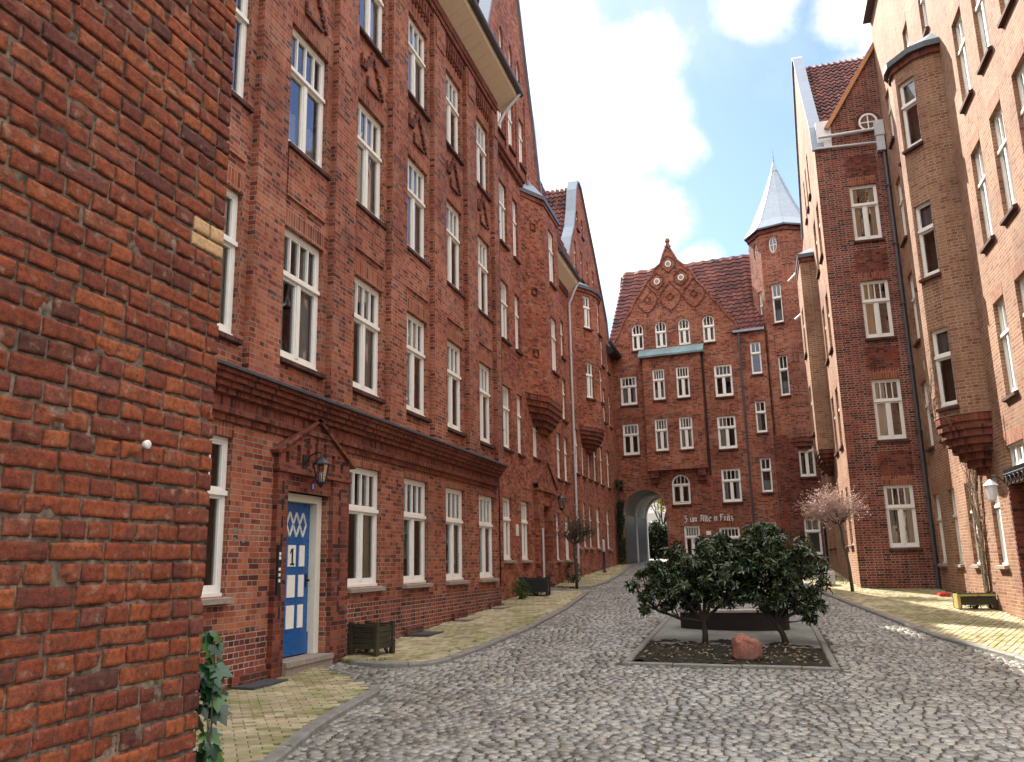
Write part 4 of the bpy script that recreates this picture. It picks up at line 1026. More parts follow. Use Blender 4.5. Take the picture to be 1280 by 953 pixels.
# sunlit side
FS = Facade(root, Vector((XB, 41.5, 0)) - root.location, -H90); lint = []
for yc in (30.55, 32.3):
    for z, h in ((2.0, 1.9), (5.3, 2.0), (8.7, 2.0), (12.1, 2.0)): FS.win(41.5 - yc, z, .85, h, nu=3, curtain=0 if z < 5 else None); lint.append((41.5 - yc, z + h, .85, .26))
for yc in (37.6, 39.6):
    for z, h in ((2.0, 1.9), (5.3, 2.0), (8.7, 2.0), (12.1, 2.0)): FS.win(41.5 - yc, z, .85, h, nu=3)
for yc in (32.5, 33.75, 35.0): FS.win(41.5 - yc, 15.3, .5, 1.7, nu=2, nl=1)
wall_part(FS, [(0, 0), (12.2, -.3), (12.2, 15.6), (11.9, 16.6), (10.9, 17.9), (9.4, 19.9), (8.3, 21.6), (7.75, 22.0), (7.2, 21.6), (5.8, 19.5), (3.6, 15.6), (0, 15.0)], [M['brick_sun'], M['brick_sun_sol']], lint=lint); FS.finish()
cop = MB(); gp = [(12.22, 15.6), (11.9, 16.6), (10.9, 17.9), (9.4, 19.9), (8.3, 21.6), (7.75, 22.0), (7.2, 21.6), (5.8, 19.5), (3.6, 15.6)]
for i in range(len(gp) - 1): cop.beam((gp[i][0], .12, gp[i][1]), (gp[i + 1][0], .12, gp[i + 1][1]), .4, .09)
FS.put('gable_coping', cop, M['lead'])
mb = MB(); mb.prism([(x, .86, z - .7) for x, z in gp], (0, .2, 0)); FS.put('gable_back', mb, M['brick_c'])
bay(FS, [(5.2, 0), (5.25, -.55), (7.75, -.55), (7.8, 0)], 5.6, 13.3, {1: [(6.4, 1.9, .9), (9.6, 1.9, .9)]}, M['brick_sun'], corbel=.9, roof_h=.4)
pipe(FS, [(5.0, -.9, 13.2), (4.6, -.3, 13.9)], .05, 'palepipe', clips=False)
pipe(FS, [(4.6, -.75, 11.6), (4.2, -.12, 12.2)], .05, 'palepipe', clips=False)
tile_roof(root, F.at(.3, .2, 16.3), F.at(6.5, .2, 16.3), F.at(6.5, 4.4, 21.5), F.at(.3, 4.4, 21.5))
mb = MB(); mb.box(.75, 6.0, 1.0, 12, -.3, 15.4); mb.box(.75, 2.28, .72, 1.0, -.3, 15.4); mb.prism([(.3, .5, 15.4), (.3, 4.4, 21.3), (.3, 8.3, 15.4)], (6, 0, 0)); F.put('rear_wall', mb, M['brick_c'])
mb = MB(); mb.box(-.012, .10, -.004, .06, -.3, 15.5); F.put('corner_edge', mb, M['brick_sun']) if False else None

# =========================================================== near right house
XR = 5.2
root = thing('brick_house', 'sunlit yellowish brick house with a half round corbelled oriel at the right edge', 'house', (XR, 22, gz(XR, 22)))
F = Facade(root, Vector((XR, 29.3, 0)) - root.location, -H90); lint = []
def wr(y0, y1, z0, z1, **k):
    x = 29.3 - (y0 + y1) / 2
    F.win(x, z0, y1 - y0, z1 - z0, **{**dict(nu=3), **k}); lint.append((x, z1, y1 - y0, .27))
for a, b in ((27.9, 28.8), (25.75, 26.55), (23.75, 24.5), (21.35, 22.1)): wr(a, b, 1.36, 3.4, sill='stone')
for z0, z1 in ((4.83, 6.85), (8.15, 10.35), (11.52, 13.6)):
    for y in (28.05, 26.0, 19.25, 17.6, 15.95, 14.2, 12.4): wr(y - .42, y + .42, z0, z1)
for y in (28.0, 26.2, 24.3, 22.0): wr(y - .35, y + .35, 14.95, 16.7, nl=1, nu=2)
wr(19.25 - .42, 19.25 + .42, 14.95, 16.9); wr(17.6 - .42, 17.6 + .42, 14.95, 16.9)
F.holes.append(rect(29.3 - 20.35, 29.3 - 18.9, .2, 3.05)); wr(18.95, 20.3, 3.35, 3.85, up=.01, nu=1, nl=3, sill=None, curtain=-1)
for y in (16.8, 14.6, 12.4): wr(y - .45, y + .45, 1.36, 3.4, sill='stone')
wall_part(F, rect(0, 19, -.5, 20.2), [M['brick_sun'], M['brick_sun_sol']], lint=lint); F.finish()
R_ = .98; yc = 21.95; xc = 29.3 - yc
angs = [0, 16, 36, 74, 90, 106, 144, 164, 180]
pts = [(xc - R_ * math.cos(math.radians(a)), -R_ * math.sin(math.radians(a)) * 1.0) for a in angs]
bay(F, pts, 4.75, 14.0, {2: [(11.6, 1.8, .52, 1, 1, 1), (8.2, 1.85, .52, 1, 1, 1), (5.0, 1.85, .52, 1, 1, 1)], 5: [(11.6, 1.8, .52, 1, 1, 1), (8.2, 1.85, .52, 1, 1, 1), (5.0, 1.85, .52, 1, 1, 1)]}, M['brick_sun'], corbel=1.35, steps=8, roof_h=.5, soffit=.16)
mb = MB(); mb.box(0, 19, 1.0, 9, -.4, 20); F.put('rear_wall', mb, M['brick_c'])
mb = MB(); mb.box(-.02, 19.1, -.25, 1.2, 20.2, 20.4); F.put('eave_slab', mb, M['pipe'])
mb = MB(); mb.box(29.3 - 20.3, 29.3 - 18.95, .35, .42, .3, 3.0); dr = F.put('door', mb, M['iron'])
mb = MB(); mb.box(9.1, 9.55, .33, .35, 1.4, 2.7); mb.box(9.7, 10.2, .33, .35, 1.4, 2.7); sub(dr, 'panel', mb, 'violet')
mb = MB(); mb.box(8.9, 9.0, -.03, .4, .2, 3.05); mb.box(10.35, 10.45, -.03, .4, .2, 3.05)
for k in range(26): mb.box(8.93 - .04, 9.0, -.045, -.03, .3 + k * .105, .36 + k * .105)
F.put('door_surround', mb, M['brick_c'])
mb = MB(); mb.tube([(8.9, -.06, 3.25), (10.4, -.06, 3.25)], .03, 6)
for k in range(16): mb.box(8.9 + k * .1, 8.94 + k * .1, -.08, -.04, 3.25, 3.36)
for k in range(5): mb.tube([(8.95 + k * .3 + .12 * math.cos(t * .8), -.06, 3.13 + .1 * math.sin(t * .8)) for t in range(9)], .018, 5)
F.put('iron_canopy', mb, M['iron'])
lt = thing('wall_lantern', 'pale glazed lantern under the iron scrollwork beside the right-hand doorway', 'lantern', (XR - .05, 20.5, 2.95))
mb = MB(); mb.tube([(0, 0, .15), (-.12, 0, .28), (-.28, 0, .28)], .014, 6); mb.build('bracket', M['iron'], lt)
mb = MB(); mb.lathe([(0, .24), (.05, .2), (.16, .1), (.13, .08), (.09, -.2), (.05, -.24), (0, -.24)], 8, (-.28, 0)); mb.build('housing', M['white2'], lt)
tag_ = None
# =========================================================== ground, street, paving
def poly_in(p, poly):
    x, y = p; c = False; j = len(poly) - 1
    for i in range(len(poly)):
        xi, yi = poly[i]; xj, yj = poly[j]
        if (yi > y) != (yj > y) and x < (xj - xi) * (y - yi) / (yj - yi) + xi: c = not c
        j = i
    return c
KL = [(-3.4, 1.0), (-3.6, 4.0), (-4.05, 6.0), (-4.29, 7.0), (-4.62, 8.19), (-4.85, 9.32), (-5.03, 10.57)]       # kerb of the first pavement
KL2 = [(-6.45, 13.0), (-5.9, 12.85), (-5.35, 12.95), (-5.14, 13.3), (-5.0, 14.84), (-4.91, 18.0), (-5.05, 21.94), (-5.3, 25.0), (-5.5, 27.3)]
KL3 = [(-6.3, 29.0), (-5.75, 29.4), (-5.70, 32), (-5.9, 36), (-6.2, 40), (-6.7, 44.5)]
KR = [(1.35, 44.0), (1.5, 36), (1.45, 31), (1.75, 27.76), (2.52, 21.9), (3.1, 17.77), (3.77, 15.38), (4.2, 12.0), (4.5, 7), (4.6, 1.0)]
PAVE = [KL + [(-5.95, 11.65), (-6.75, 12.25), (-6.85, 11.6), (-6.85, 1.0)], KL2 + [(-7.15, 27.5), (-7.15, 22.5), (-6.85, 22.5), (-6.85, 13.2)], KL3 + [(-7.2, 45.2), (-7.15, 29.6)], KR + [(5.2, 1.0), (5.2, 29.3), (2.9, 29.3), (2.9, 41), (2.6, 44.2)]]
BED = [(-2.12, 13.85), (.85, 13.95), (.85, 20.4), (-2.12, 20.3)]
def grid_sheet(xs, ys, dz, name, mat, kind='structure'):
    mb = MB(); nx = len(xs)
    for y in ys:
        for x in xs: mb.v.append((x, y, gz(x, y) + dz))
    for j in range(len(ys) - 1):
        for i in range(nx - 1): mb.f.append((j * nx + i, j * nx + i + 1, (j + 1) * nx + i + 1, (j + 1) * nx + i)); mb.m.append(0)
    return struct(mb.build(name, mat, smooth=True), kind)
def lerp_list(a, b, n): return [a + (b - a) * i / n for i in range(n + 1)]
grid_sheet([-400, -120, -40, -15] + lerp_list(-9, 9, 18) + [15, 40, 120, 400], [-60, -20, -5] + lerp_list(0, 60, 40) + [80, 140, 400], -.035, 'ground', M['soil'])
def joint_mat():
    m, nt = newmat('sandy mossy joints'); g = G(nt); pos = g.n('ShaderNodeNewGeometry').outputs['Position']
    n = g.noise(pos, 2.1, 5, .6); n2 = g.noise(pos, 60, 3)
    c = g.mix(g.mapr(n.outputs[0], .45, .65), (.040, .036, .030), (.050, .055, .022)); c = g.mix(n2.outputs[0], c, (.09, .08, .06))
    g.out(g.pr(c, .95, g.bump(n2.outputs[0], .5, .01), .15)); return m
grid_sheet(lerp_list(-7.3, 5.3, 26), lerp_list(-4, 75, 90), -.016, 'street_joints', joint_mat())
# worn granite setts laid in segmental bows
r = random.Random(21); mb = MB()
def sett(cx, cy, w, d, ang, h, tilt, r):
    ca, sa = math.cos(ang), math.sin(ang); base = len(mb.v)
    cor = [(-w / 2, -d / 2), (w / 2, -d / 2), (w / 2, d / 2), (-w / 2, d / 2)]
    cor = [(x + r.uniform(-.009, .009), y + r.uniform(-.009, .009)) for x, y in cor]
    for k, (ins, dz) in enumerate(((0, -.035), (.002, -.008), (.011, .0))):
        for x, y in cor:
            l = math.hypot(x, y); x2, y2 = x * (1 - ins * 1.4 / l), y * (1 - ins * 1.4 / l)
            X, Y = cx + x2 * ca - y2 * sa, cy + x2 * sa + y2 * ca
            mb.v.append((X, Y, gz(X, Y) + h + dz + tilt[0] * x2 + tilt[1] * y2))
    mb.v.append((cx, cy, gz(cx, cy) + h + .004))
    for lv in (0, 4):
        for k in range(4): mb.f.append((base + lv + k, base + lv + (k + 1) % 4, base + lv + 4 + (k + 1) % 4, base + lv + 4 + k)); mb.m.append(0)
    for k in range(4): mb.f.append((base + 8 + k, base + 8 + (k + 1) % 4, base + 12)); mb.m.append(0)
row = 0; W_ = 1.55; dy = .118
y = 2.0
while y < 60:
    x = -7.6 + (row % 2) * .06
    while x < 5.4:
        w = r.uniform(.095, .165)
        xm = x + w / 2
        t = ((xm + 40) / W_) % 1; bow = .42 * (1 - (2 * t - 1) ** 2) * W_ * .5; sl = -.42 * (2 * t - 1) * 2 * .5 * 2 * .5
        ym = y + bow + r.uniform(-.008, .008)
        ins = any(poly_in((xm, ym), p) for p in PAVE) or poly_in((xm, ym), [(-2.3, 13.68), (1.03, 13.76), (1.03, 20.6), (-2.3, 20.5)])
        if not ins and ym > 45.2 and not (-7.1 < xm < -4.4): ins = True
        if not ins and xm > 4.95 and ym < 29: ins = True
        if not ins:
            sett(xm, ym, w - .018, dy - .017, math.atan(sl * .9), r.uniform(-.006, .006), (r.uniform(-.05, .05), r.uniform(-.06, .06)), r)
        x += w
    y += dy; row += 1
struct(mb.build('street', M['setts'], smooth=True))
# yellow clinker pavements
def clinker(poly, ang, seed, name='pavement'):
    rr = random.Random(seed); mb = MB(); ca, sa = math.cos(ang), math.sin(ang)
    xs = [p[0] for p in poly]; ys = [p[1] for p in poly]; cx, cy = sum(xs) / len(xs), sum(ys) / len(ys); R0 = max(max(xs) - min(xs), max(ys) - min(ys))
    b, h = .222, .110; n = int(R0 / h) + 2
    for j in range(-n, n):
        for i in range(-int(n * h / b) - 2, int(n * h / b) + 2):
            u = i * b + (b / 2 if j % 2 else 0); v = j * h
            X, Y = cx + u * ca - v * sa, cy + u * sa + v * ca
            if not poly_in((X, Y), poly): continue
            hh = .055 + rr.uniform(-.004, .004) + .006 * noise.noise(Vector((X * 1.2, Y * 1.2, 0))); base = len(mb.v); tl = (rr.uniform(-.015, .015), rr.uniform(-.02, .02))
            for ins, dz in ((.0, -.05), (.0, -.005), (.006, 0)):
                for sx, sy in ((-1, -1), (1, -1), (1, 1), (-1, 1)):
                    x2, y2 = sx * (b / 2 - .004 - ins), sy * (h / 2 - .004 - ins)
                    PX, PY = X + x2 * ca - y2 * sa, Y + x2 * sa + y2 * ca
                    mb.v.append((PX, PY, gz(PX, PY) + hh + dz + tl[0] * x2 + tl[1] * y2))
            for lv in (0, 4):
                for k in range(4): mb.f.append((base + lv + k, base + lv + (k + 1) % 4, base + lv + 4 + (k + 1) % 4, base + lv + 4 + k)); mb.m.append(0)
            mb.f.append((base + 8, base + 9, base + 10, base + 11)); mb.m.append(0)
    struct(mb.build(name, M['clinker']))
    # sand bed under the bricks
    X0, X1_, Y0, Y1_ = min(xs), max(xs), min(ys), max(ys); st = .16; m2 = MB(); vid = {}
    for j in range(int((Y1_ - Y0) / st) + 1):
        for i in range(int((X1_ - X0) / st) + 1):
            x, y = X0 + (i + .5) * st, Y0 + (j + .5) * st
            if not poly_in((x, y), poly): continue
            q = []
            for di, dj in ((0, 0), (1, 0), (1, 1), (0, 1)):
                k = (i + di, j + dj)
                if k not in vid: vid[k] = len(m2.v); px, py = X0 + k[0] * st, Y0 + k[1] * st; m2.v.append((px, py, gz(px, py) + .041))
                q.append(vid[k])
            m2.f.append(tuple(q)); m2.m.append(0)
    struct(m2.build('pavement_bed', bed_joint))
bed_joint = plain_mat('mossy sand joints', (.085, .080, .038), .95, .1, 0, .4, 30, .4, (.075, .095, .02))
for i, p in enumerate(PAVE): clinker(p, (.62, 1.05, 1.0, 1.2)[i], 30 + i)
def kerb(line, w=.13, h=.062, side=1, seed=1, stone=.9):
    """row of kerb stones along a polyline"""
    rr = random.Random(seed); pts = [Vector((x, y, 0)) for x, y in line]; mb = MB()
    # resample
    acc = [0.]
    for a, b in zip(pts[:-1], pts[1:]): acc.append(acc[-1] + (b - a).length)
    def at(s):
        for i in range(len(pts) - 1):
            if s <= acc[i + 1] or i == len(pts) - 2:
                t = (s - acc[i]) / max(1e-6, acc[i + 1] - acc[i]); return pts[i].lerp(pts[i + 1], t)
    s = 0
    while s < acc[-1] - .05:
        L = min(stone * rr.uniform(.85, 1.15), acc[-1] - s); n = 4; dz = rr.uniform(-.004, .004); e = .006
        rows = []
        for k in range(n + 1):
            t = s + e + (L - 2 * e) * k / n; p = at(t); q = at(min(acc[-1], t + .05)) - at(max(0, t - .05)); q.normalize(); nn = Vector((q.y, -q.x, 0)) * side
            rows.append([(p + nn * o).to_tuple()[:2] + (d,) for o, d in ((0, -.12), (0, h - .012), (.012, h), (w - .02, h), (w, h - .02), (w + .012, -.12))])
        for k in range(n):
            for m_ in range(5):
                P4 = [rows[k][m_], rows[k + 1][m_], rows[k + 1][m_ + 1], rows[k][m_ + 1]]
                if side > 0: P4.reverse()
                mb.poly([(x, y, gz(x, y) + d + dz) for x, y, d in P4])
        for rw in (rows[0], rows[-1]): mb.poly([(x, y, gz(x, y) + d + dz) for x, y, d in rw])
        s += L
    return struct(mb.build('kerb', M['kerb']))
for ln, sd in ((KL + [(-5.2, 10.9)], 1), (KL2, 2), (KL3, 3)): kerb(ln, side=1, seed=sd, w=.14)
kerb(KR, side=1, seed=5, w=.14)
# planting bed
kb = [(-2.24, 13.74), (.97, 13.82), (.97, 20.52), (-2.24, 20.42), (-2.24, 13.74)]
for a, b in zip(kb[:-1], kb[1:]): kerb([a, b], side=-1, w=.11, h=.03, seed=int(a[1] * 10))
mb = MB(); nx, ny = 60, 56
for j in range(ny + 1):
    for i in range(nx + 1):
        x = -2.11 + 2.96 * i / nx; t = i / nx; ye = 16.05 + .55 * math.cos((t - .3) * 2.4); y = 13.86 + (ye - 13.86) * j / ny
        mb.v.append((x, y, gz(x, y) + .02 + .05 * noise.noise(Vector((x * 3, y * 3, 0))) + .03 * noise.noise(Vector((x * 11, y * 11, 2))) + .012 * noise.noise(Vector((x * 33, y * 33, 2)))))
for j in range(ny):
    for i in range(nx): a = j * (nx + 1) + i; mb.f.append((a, a + 1, a + nx + 2, a + nx + 1)); mb.m.append(0)
struct(mb.build('flower_bed', M['soil'], smooth=True))
mb = MB(); nx, ny = 20, 12
for j in range(ny + 1):
    for i in range(nx + 1):
        x = -2.11 + 2.96 * i / nx; y = 15.9 + 4.45 * j / ny; mb.v.append((x, y, gz(x, y) + .018))
for j in range(ny):
    for i in range(nx): a = j * (nx + 1) + i; mb.f.append((a, a + 1, a + nx + 2, a + nx + 1)); mb.m.append(0)
struct(mb.build('paved_island', M['slab'], smooth=True))
mb = MB(); r = random.Random(4)
for _ in range(420):
    x, y = r.uniform(-2.0, .75), r.uniform(13.95, 16.1); z = gz(x, y) + .045 + r.uniform(0, .03); s = r.uniform(.015, .05); a = r.uniform(0, 6.28)
    d = Vector((math.cos(a), math.sin(a), r.uniform(-.3, .5))) * s; e = Vector((-math.sin(a), math.cos(a), r.uniform(-.3, .3))) * s * .5; p = Vector((x, y, z))
    mb.poly([p - d, p - e, p + d, p + e])
o = mb.build('leaf_litter', M['litter']); struct(o, 'stuff'); o['label'] = 'dry leaf litter scattered over the dark soil of the bed'; o['category'] = 'leaf litter'

# bench and stone
def bench():
    t = thing('bench', 'long low dark bench with rounded ends and a pale top behind the two shrubs', 'bench', (-.66, 18.2, gz(-.66, 18.2)))
    body = MB(); top = MB(); n = 20
    def sec(a): return (2.6 * math.sin(a), -2.6 * math.cos(a) + 2.6)
    prof_o, prof_i = [], []
    A_ = .40
    for k in range(n + 1):
        a = -A_ + 2 * A_ * k / n; c, s = math.cos(a), math.sin(a)
        prof_o.append((2.72 * s, 2.6 - 2.72 * c)); prof_i.append((2.25 * s, 2.6 - 2.25 * c))
    # rounded ends
    def cap(center, a0): return [(center[0] + .235 * math.cos(a0 + PI * k / 8), center[1] + .235 * math.sin(a0 + PI * k / 8)) for k in range(1, 8)]
    mR = (2.485 * math.sin(A_), 2.6 - 2.485 * math.cos(A_)); mL = (-mR[0], mR[1])
    out = prof_o + cap(mR, A_ - PI / 2) + prof_i[::-1] + cap(mL, PI / 2 - A_)
    out = [(x * .9, y) for x, y in out]; body.prism([(x, y, .0) for x, y in out], (0, 0, .36))
    k = 1.04
    top.prism([(x * k, y * k - .01, .362) for x, y in out], (0, 0, .045))
    body.build('seat_base', M['benchwood'], t); top.build('seat_top', M['benchtop'], t)
bench()
st = MB(); r = random.Random(3)
bm = bmesh.new(); bmesh.ops.create_icosphere(bm, subdivisions=4, radius=1)
for v_ in bm.verts:
    c = v_.co; q = Vector([math.copysign(abs(a) ** .55, a) for a in c]); 
    q = Vector((q.x * .225, q.y * .18, q.z * .19)); q.z += .06 * (1 if q.x < 0 else -.3) * max(0, q.z / .21); q.x += .05 * q.z
    q += c * (.03 * noise.noise(c * 2.2) + .010 * noise.noise(c * 7)); v_.co = q + Vector((0, 0, .16))
me = bpy.data.meshes.new('boulder'); bm.to_mesh(me); bm.free(); me.materials.append(M['granite'])
me.polygons.foreach_set('use_smooth', [True] * len(me.polygons))
o = link('boulder', me, None, (-.35, 14.5, gz(-.35, 14.5)), .15); tag(o, 'reddish block-shaped boulder at the front of the dark bed', 'boulder')

# cellar covers and slabs along the first house
for x, y, w, d, lab in ((-6.62, 10.55, .32, .85, 'dark slab over a cellar light left of the blue door'), (-6.5, 16.2, .45, .8, 'bluish slab at the wall foot beyond the wooden planter'), (-6.55, 18.9, .34, .9, 'brownish stone cellar cover, middle one along the plinth'), (-6.55, 21.6, .34, .9, 'brownish stone cellar cover at the far end of the plinth')):
    t = thing('cellar_cover', lab, 'cellar cover', (x, y, gz(x, y) + .05), 0, 'cellar covers along the wall')
    m = MB(); m.box(-w / 2, w / 2, -d / 2, d / 2, .0, .035); m.build('slab', M['slate'] if y < 17 else M['stone'], t)
    m = MB(); m.box(-w / 2 - .05, -w / 2 - .003, -d / 2, d / 2, -.02, .16); m.build('kerb_stone', M['brick_c'], t)

# moss and grass tufts in the paving joints by the walls and kerbs
mb = MB(); r = random.Random(77)
def tufts(a, b, n, wd, hmax, dz=.05):
    for _ in range(n):
        t = r.random(); x = a[0] + (b[0] - a[0]) * t + r.gauss(0, wd); y = a[1] + (b[1] - a[1]) * t + r.gauss(0, wd)
        if noise.noise(Vector((x * 1.3, y * 1.3, 9))) < -.05: continue
        for k in range(r.randint(4, 9)):
            q = Vector((x + r.gauss(0, .018), y + r.gauss(0, .018), gz(x, y) + dz)); h_ = hmax * r.uniform(.3, 1); d = Vector((r.gauss(0, .35), r.gauss(0, .35), 1)) * h_; s_ = Vector((r.uniform(-1, 1), r.uniform(-1, 1), 0)).normalized() * .005
            mb.poly([q - s_, q + s_, q + d])
tufts((-6.80, 3), (-6.80, 11), 130, .04, .07); tufts((-6.76, 13.5), (-6.76, 22.4), 170, .04, .08); tufts((-6.6, 13.0), (-5.6, 13.2), 110, .12, .05); tufts((-5.2, 14), (-5.1, 21), 70, .04, .04)
tufts((-7.08, 23.6), (-7.08, 27), 60, .05, .08); tufts((-7.08, 30), (-7.1, 43), 160, .08, .09); tufts((5.12, 13), (5.12, 28.9), 150, .04, .07); tufts((3.0, 29.2), (5.0, 29.2), 60, .04, .09); tufts((-2.2, 13.9), (.9, 13.95), 60, .03, .05, .02); tufts((2.75, 30), (2.6, 40), 120, .2, .08)
o = struct(mb.build('grass', M['leaf_green']), 'stuff'); o['label'] = 'short moss and grass tufts in the paving joints along walls and kerbs'; o['category'] = 'grass'
# planters
def planter(x, y, w, d, h, lab, mat, rot=0., plants=0, seed=1, leg=True):
    t = thing('planter_box', lab, 'planter', (x, y, gz(x, y) + .055), rot)
    for sx in (-1, 1):
        for sy in (-1, 1):
            m = MB(); m.box(sx * (w / 2) - .035, sx * (w / 2) + .035, sy * (d / 2) - .035, sy * (d / 2) + .035, 0, h + .03); m.build('post', M[mat], t)
    for ax in range(2):
        for s in (-1, 1):
            m = MB(); n = 4
            for k in range(n):
                z0 = .10 + (h - .14) * k / n; z1 = .10 + (h - .14) * (k + 1) / n - .008
                if ax == 0: m.box(-w / 2 + .035, w / 2 - .035, s * d / 2 - .012, s * d / 2 + .012, z0, z1)
                else: m.box(s * w / 2 - .012, s * w / 2 + .012, -d / 2 + .035, d / 2 - .035, z0, z1)
            if ax == 0: m.box(-w / 2 - .02, w / 2 + .02, s * d / 2 - .03, s * d / 2 + .03, h - .035, h)
            m.build('side_panel', M[mat], t)
    m = MB(); m.box(-w / 2 + .02, w / 2 - .02, -d / 2 + .02, d / 2 - .02, h - .12, h - .06); m.build('soil', M['soil'], t)
    return t
planter(-6.45, 13.62, .54, .42, .50, 'empty dark timber planter box beside the blue door', 'darkwood', -.25)
planter(-6.62, 25.3, .75, .55, .52, 'black planter box with small plants before the far side door', 'iron', 0.1)
PL_ = planter(4.75, 22.9, .75, .42, .36, 'low dark box planter with a yellow edge at the foot of the vine', 'darkwood', .05)
m = MB(); [m.box(*q) for q in ((-.40, .40, -.25, -.20, .30, .345), (-.41, -.36, -.25, .25, .02, .35), (-.40, .40, .20, .25, .345, .36))]; m.build('yellow_edge', M['yellow'], PL_)
planter(1.95, 30.6, .45, .6, .42, 'small grey planter box behind the bare tree on the right', 'palepipe', .1)
m = MB(); m.box(-.14, .14, -.30, .30, 0, .06); m.box(-.11, .11, -.27, .27, .06, .08); o = m.build('tray', M['redpaint'], None, (4.75, 26.6, gz(4.75, 26.6) + .056)); tag(o, 'flat red tray on the pavement at the shaded right wall', 'tray')
# small post at the far left kerb
t = thing('street_post', 'slim dark post with a pale top on the far left pavement', 'post', (-6.62, 37.2, gz(-6.62, 37.2)))
m = MB(); m.lathe([(.09, 0), (.09, .1), (.055, .14), (.05, .9), (.06, .95)], 10); m.build('post', M['iron'], t, smooth=True)
m = MB(); m.lathe([(.05, .95), (.055, 1.35), (.04, 1.45), (0, 1.47)], 10); m.build('post_top', M['palepipe'], t, smooth=True)
# yard beyond the passage
t = thing('rendered_house', 'white rendered house with a sloping wing seen through the archway', 'house', (-4, 64, gz(-4, 60)))
b = MB(); b.wall([(-14, -1), (10, -1), (10, 6), (2.0, 7.6), (-4, 9.2), (-14, 9.2)], [rect(-2.1, -1.4, 4.0, 5.2)], 0, .2); b.box(-14, 10, .8, 5, -1, 5.8); b.build('wall', M['plaster'], t)
b = MB(); b.box(-6, 10, -3.0, -.0, -.5, 2.2); b.prism([(-6, -3.2, 2.2), (10, -3.2, 2.2), (10, -3.2, 2.6), (-6, -3.2, 3.4)], (0, 3.2, 0)); b.build('side_wing', M['plaster'], t)
b = MB(); b.box(-2.05, -1.45, .18, .2, 4.05, 5.15); b.build('window', M['iron'], t)
# =========================================================== vegetation
M['darkbark'] = plain_mat('damp dark bark', (.035, .028, .022), .85, .2, 0, .4, 30, .6)
def leaf(mb, p, d, n, L, W, fold=.25):
    """four-vertex-per-half folded leaf pointing along d with up-ish n"""
    d = d.normalized(); s = d.cross(n)
    if s.length < 1e-4: s = d.orthogonal()
    s.normalize(); n = s.cross(d)
    a = p; b = p + d * L; m = p + d * L * .5 - n * L * .04
    l = m + s * W * .5 + n * W * fold; r_ = m - s * W * .5 + n * W * fold; b = b - n * L * .12
    i = len(mb.v); mb.v += [tuple(a), tuple(l), tuple(b), tuple(r_)]
    mb.f.append((i, i + 1, i + 2)); mb.f.append((i, i + 2, i + 3)); mb.m += [0, 0]
def rvec(r): 
    z = r.uniform(-1, 1); t = r.uniform(0, 2 * PI); s = math.sqrt(1 - z * z); return Vector((s * math.cos(t), s * math.sin(t), z))
def branch(mb, r, p, d, L, rad, depth, ends, up=.15, spread=.6, n=5, kids=(2, 3), shrink=.72):
    pts = [p]; rr = [rad]; q = p.copy(); dd = d.normalized()
    for k in range(n):
        dd = (dd + rvec(r) * .22 + Vector((0, 0, up * .3))).normalized(); q = q + dd * L / n; pts.append(q.copy()); rr.append(rad * (1 - .45 * (k + 1) / n))
    mb.tube(pts, rr, 6 if rad > .02 else 4, False)
    if depth == 0: ends.append((q, dd)); return
    for _ in range(r.randint(*kids)):
        nd = (dd + rvec(r) * spread + Vector((0, 0, up))).normalized()
        branch(mb, r, pts[-1 if _ == 0 else r.randint(max(1, n - 2), n)], nd, L * shrink * r.uniform(.8, 1.15), rad * .58, depth - 1, ends, up, spread, n, kids, shrink)

def evergreen(x, y, crowns, seed, lab, nclump, forks):
    z = gz(x, y); t = thing('evergreen_shrub', lab, 'shrub', (x, y, z)); r = random.Random(seed)
    tr = MB(); lf = MB(); tw = MB()
    (bx, fx, fy, fz) = forks[0]
    fk = Vector((fx, fy, fz)); tr.tube([(bx, 0, -.06), (bx * .6 + fx * .4 + .015, .01, fz * .45), tuple(fk)], [.062, .05, .042], 8)
    limbs = [fk]
    for (lx, ly, lz) in forks[1:]:
        e = Vector((lx, ly, lz)); m = fk.lerp(e, .5) + rvec(r) * .05; tr.tube([fk, m, e], [.038, .030, .020], 6, False); limbs += [m, e]
    cl = []; tries = 0; wt = [a * b * c for _, (a, b, c) in crowns]
    while len(cl) < nclump and tries < 4000:
        tries += 1
        (c, (a, b, h)) = r.choices(crowns, wt)[0]; u = rvec(r) * r.random() ** .33
        q = Vector(c) + Vector((u.x * a, u.y * b, u.z * h))
        if all((q - o).length > .215 for o in cl) and noise.noise(q * 2.3 + Vector((seed, 3, 0))) > -.16: cl.append(q)
    for q in cl:
        l = min(limbs, key=lambda o: (o - q).length + (.4 if o.z > q.z else 0)); m = l.lerp(q, .55) + rvec(r) * .07 + Vector((0, 0, -.03))
        tw.tube([l, m, q], [.017, .012, .008], 5, False)
        R_ = r.uniform(.09, .19)
        for _ in range(r.randint(8, 15)):
            u = rvec(r); u.z = u.z * .8 + .15; p = q + u * R_ * r.uniform(.5, 1.1)
            tw.tube([q, q.lerp(p, .6) + rvec(r) * .015, p], [.006, .005, .004], 3, False)
            ax = (u + Vector((0, 0, .5)) + rvec(r) * .3).normalized(); o = ax.orthogonal().normalized(); o2 = ax.cross(o); mm = r.randint(6, 9)
            for i in range(mm):
                t_ = 2 * PI * i / mm + r.uniform(-.3, .3)
                d = (o * math.cos(t_) + o2 * math.sin(t_)) + ax * r.uniform(-.2, .45)
                leaf(lf, p + ax * r.uniform(-.03, .015), d, ax, r.uniform(.08, .14), r.uniform(.034, .052))
    tr.build('trunk', M['darkbark'], t, smooth=True); tw.build('twigs', M['darkbark'], t); lf.build('crown', M['leaf_rho'], t)
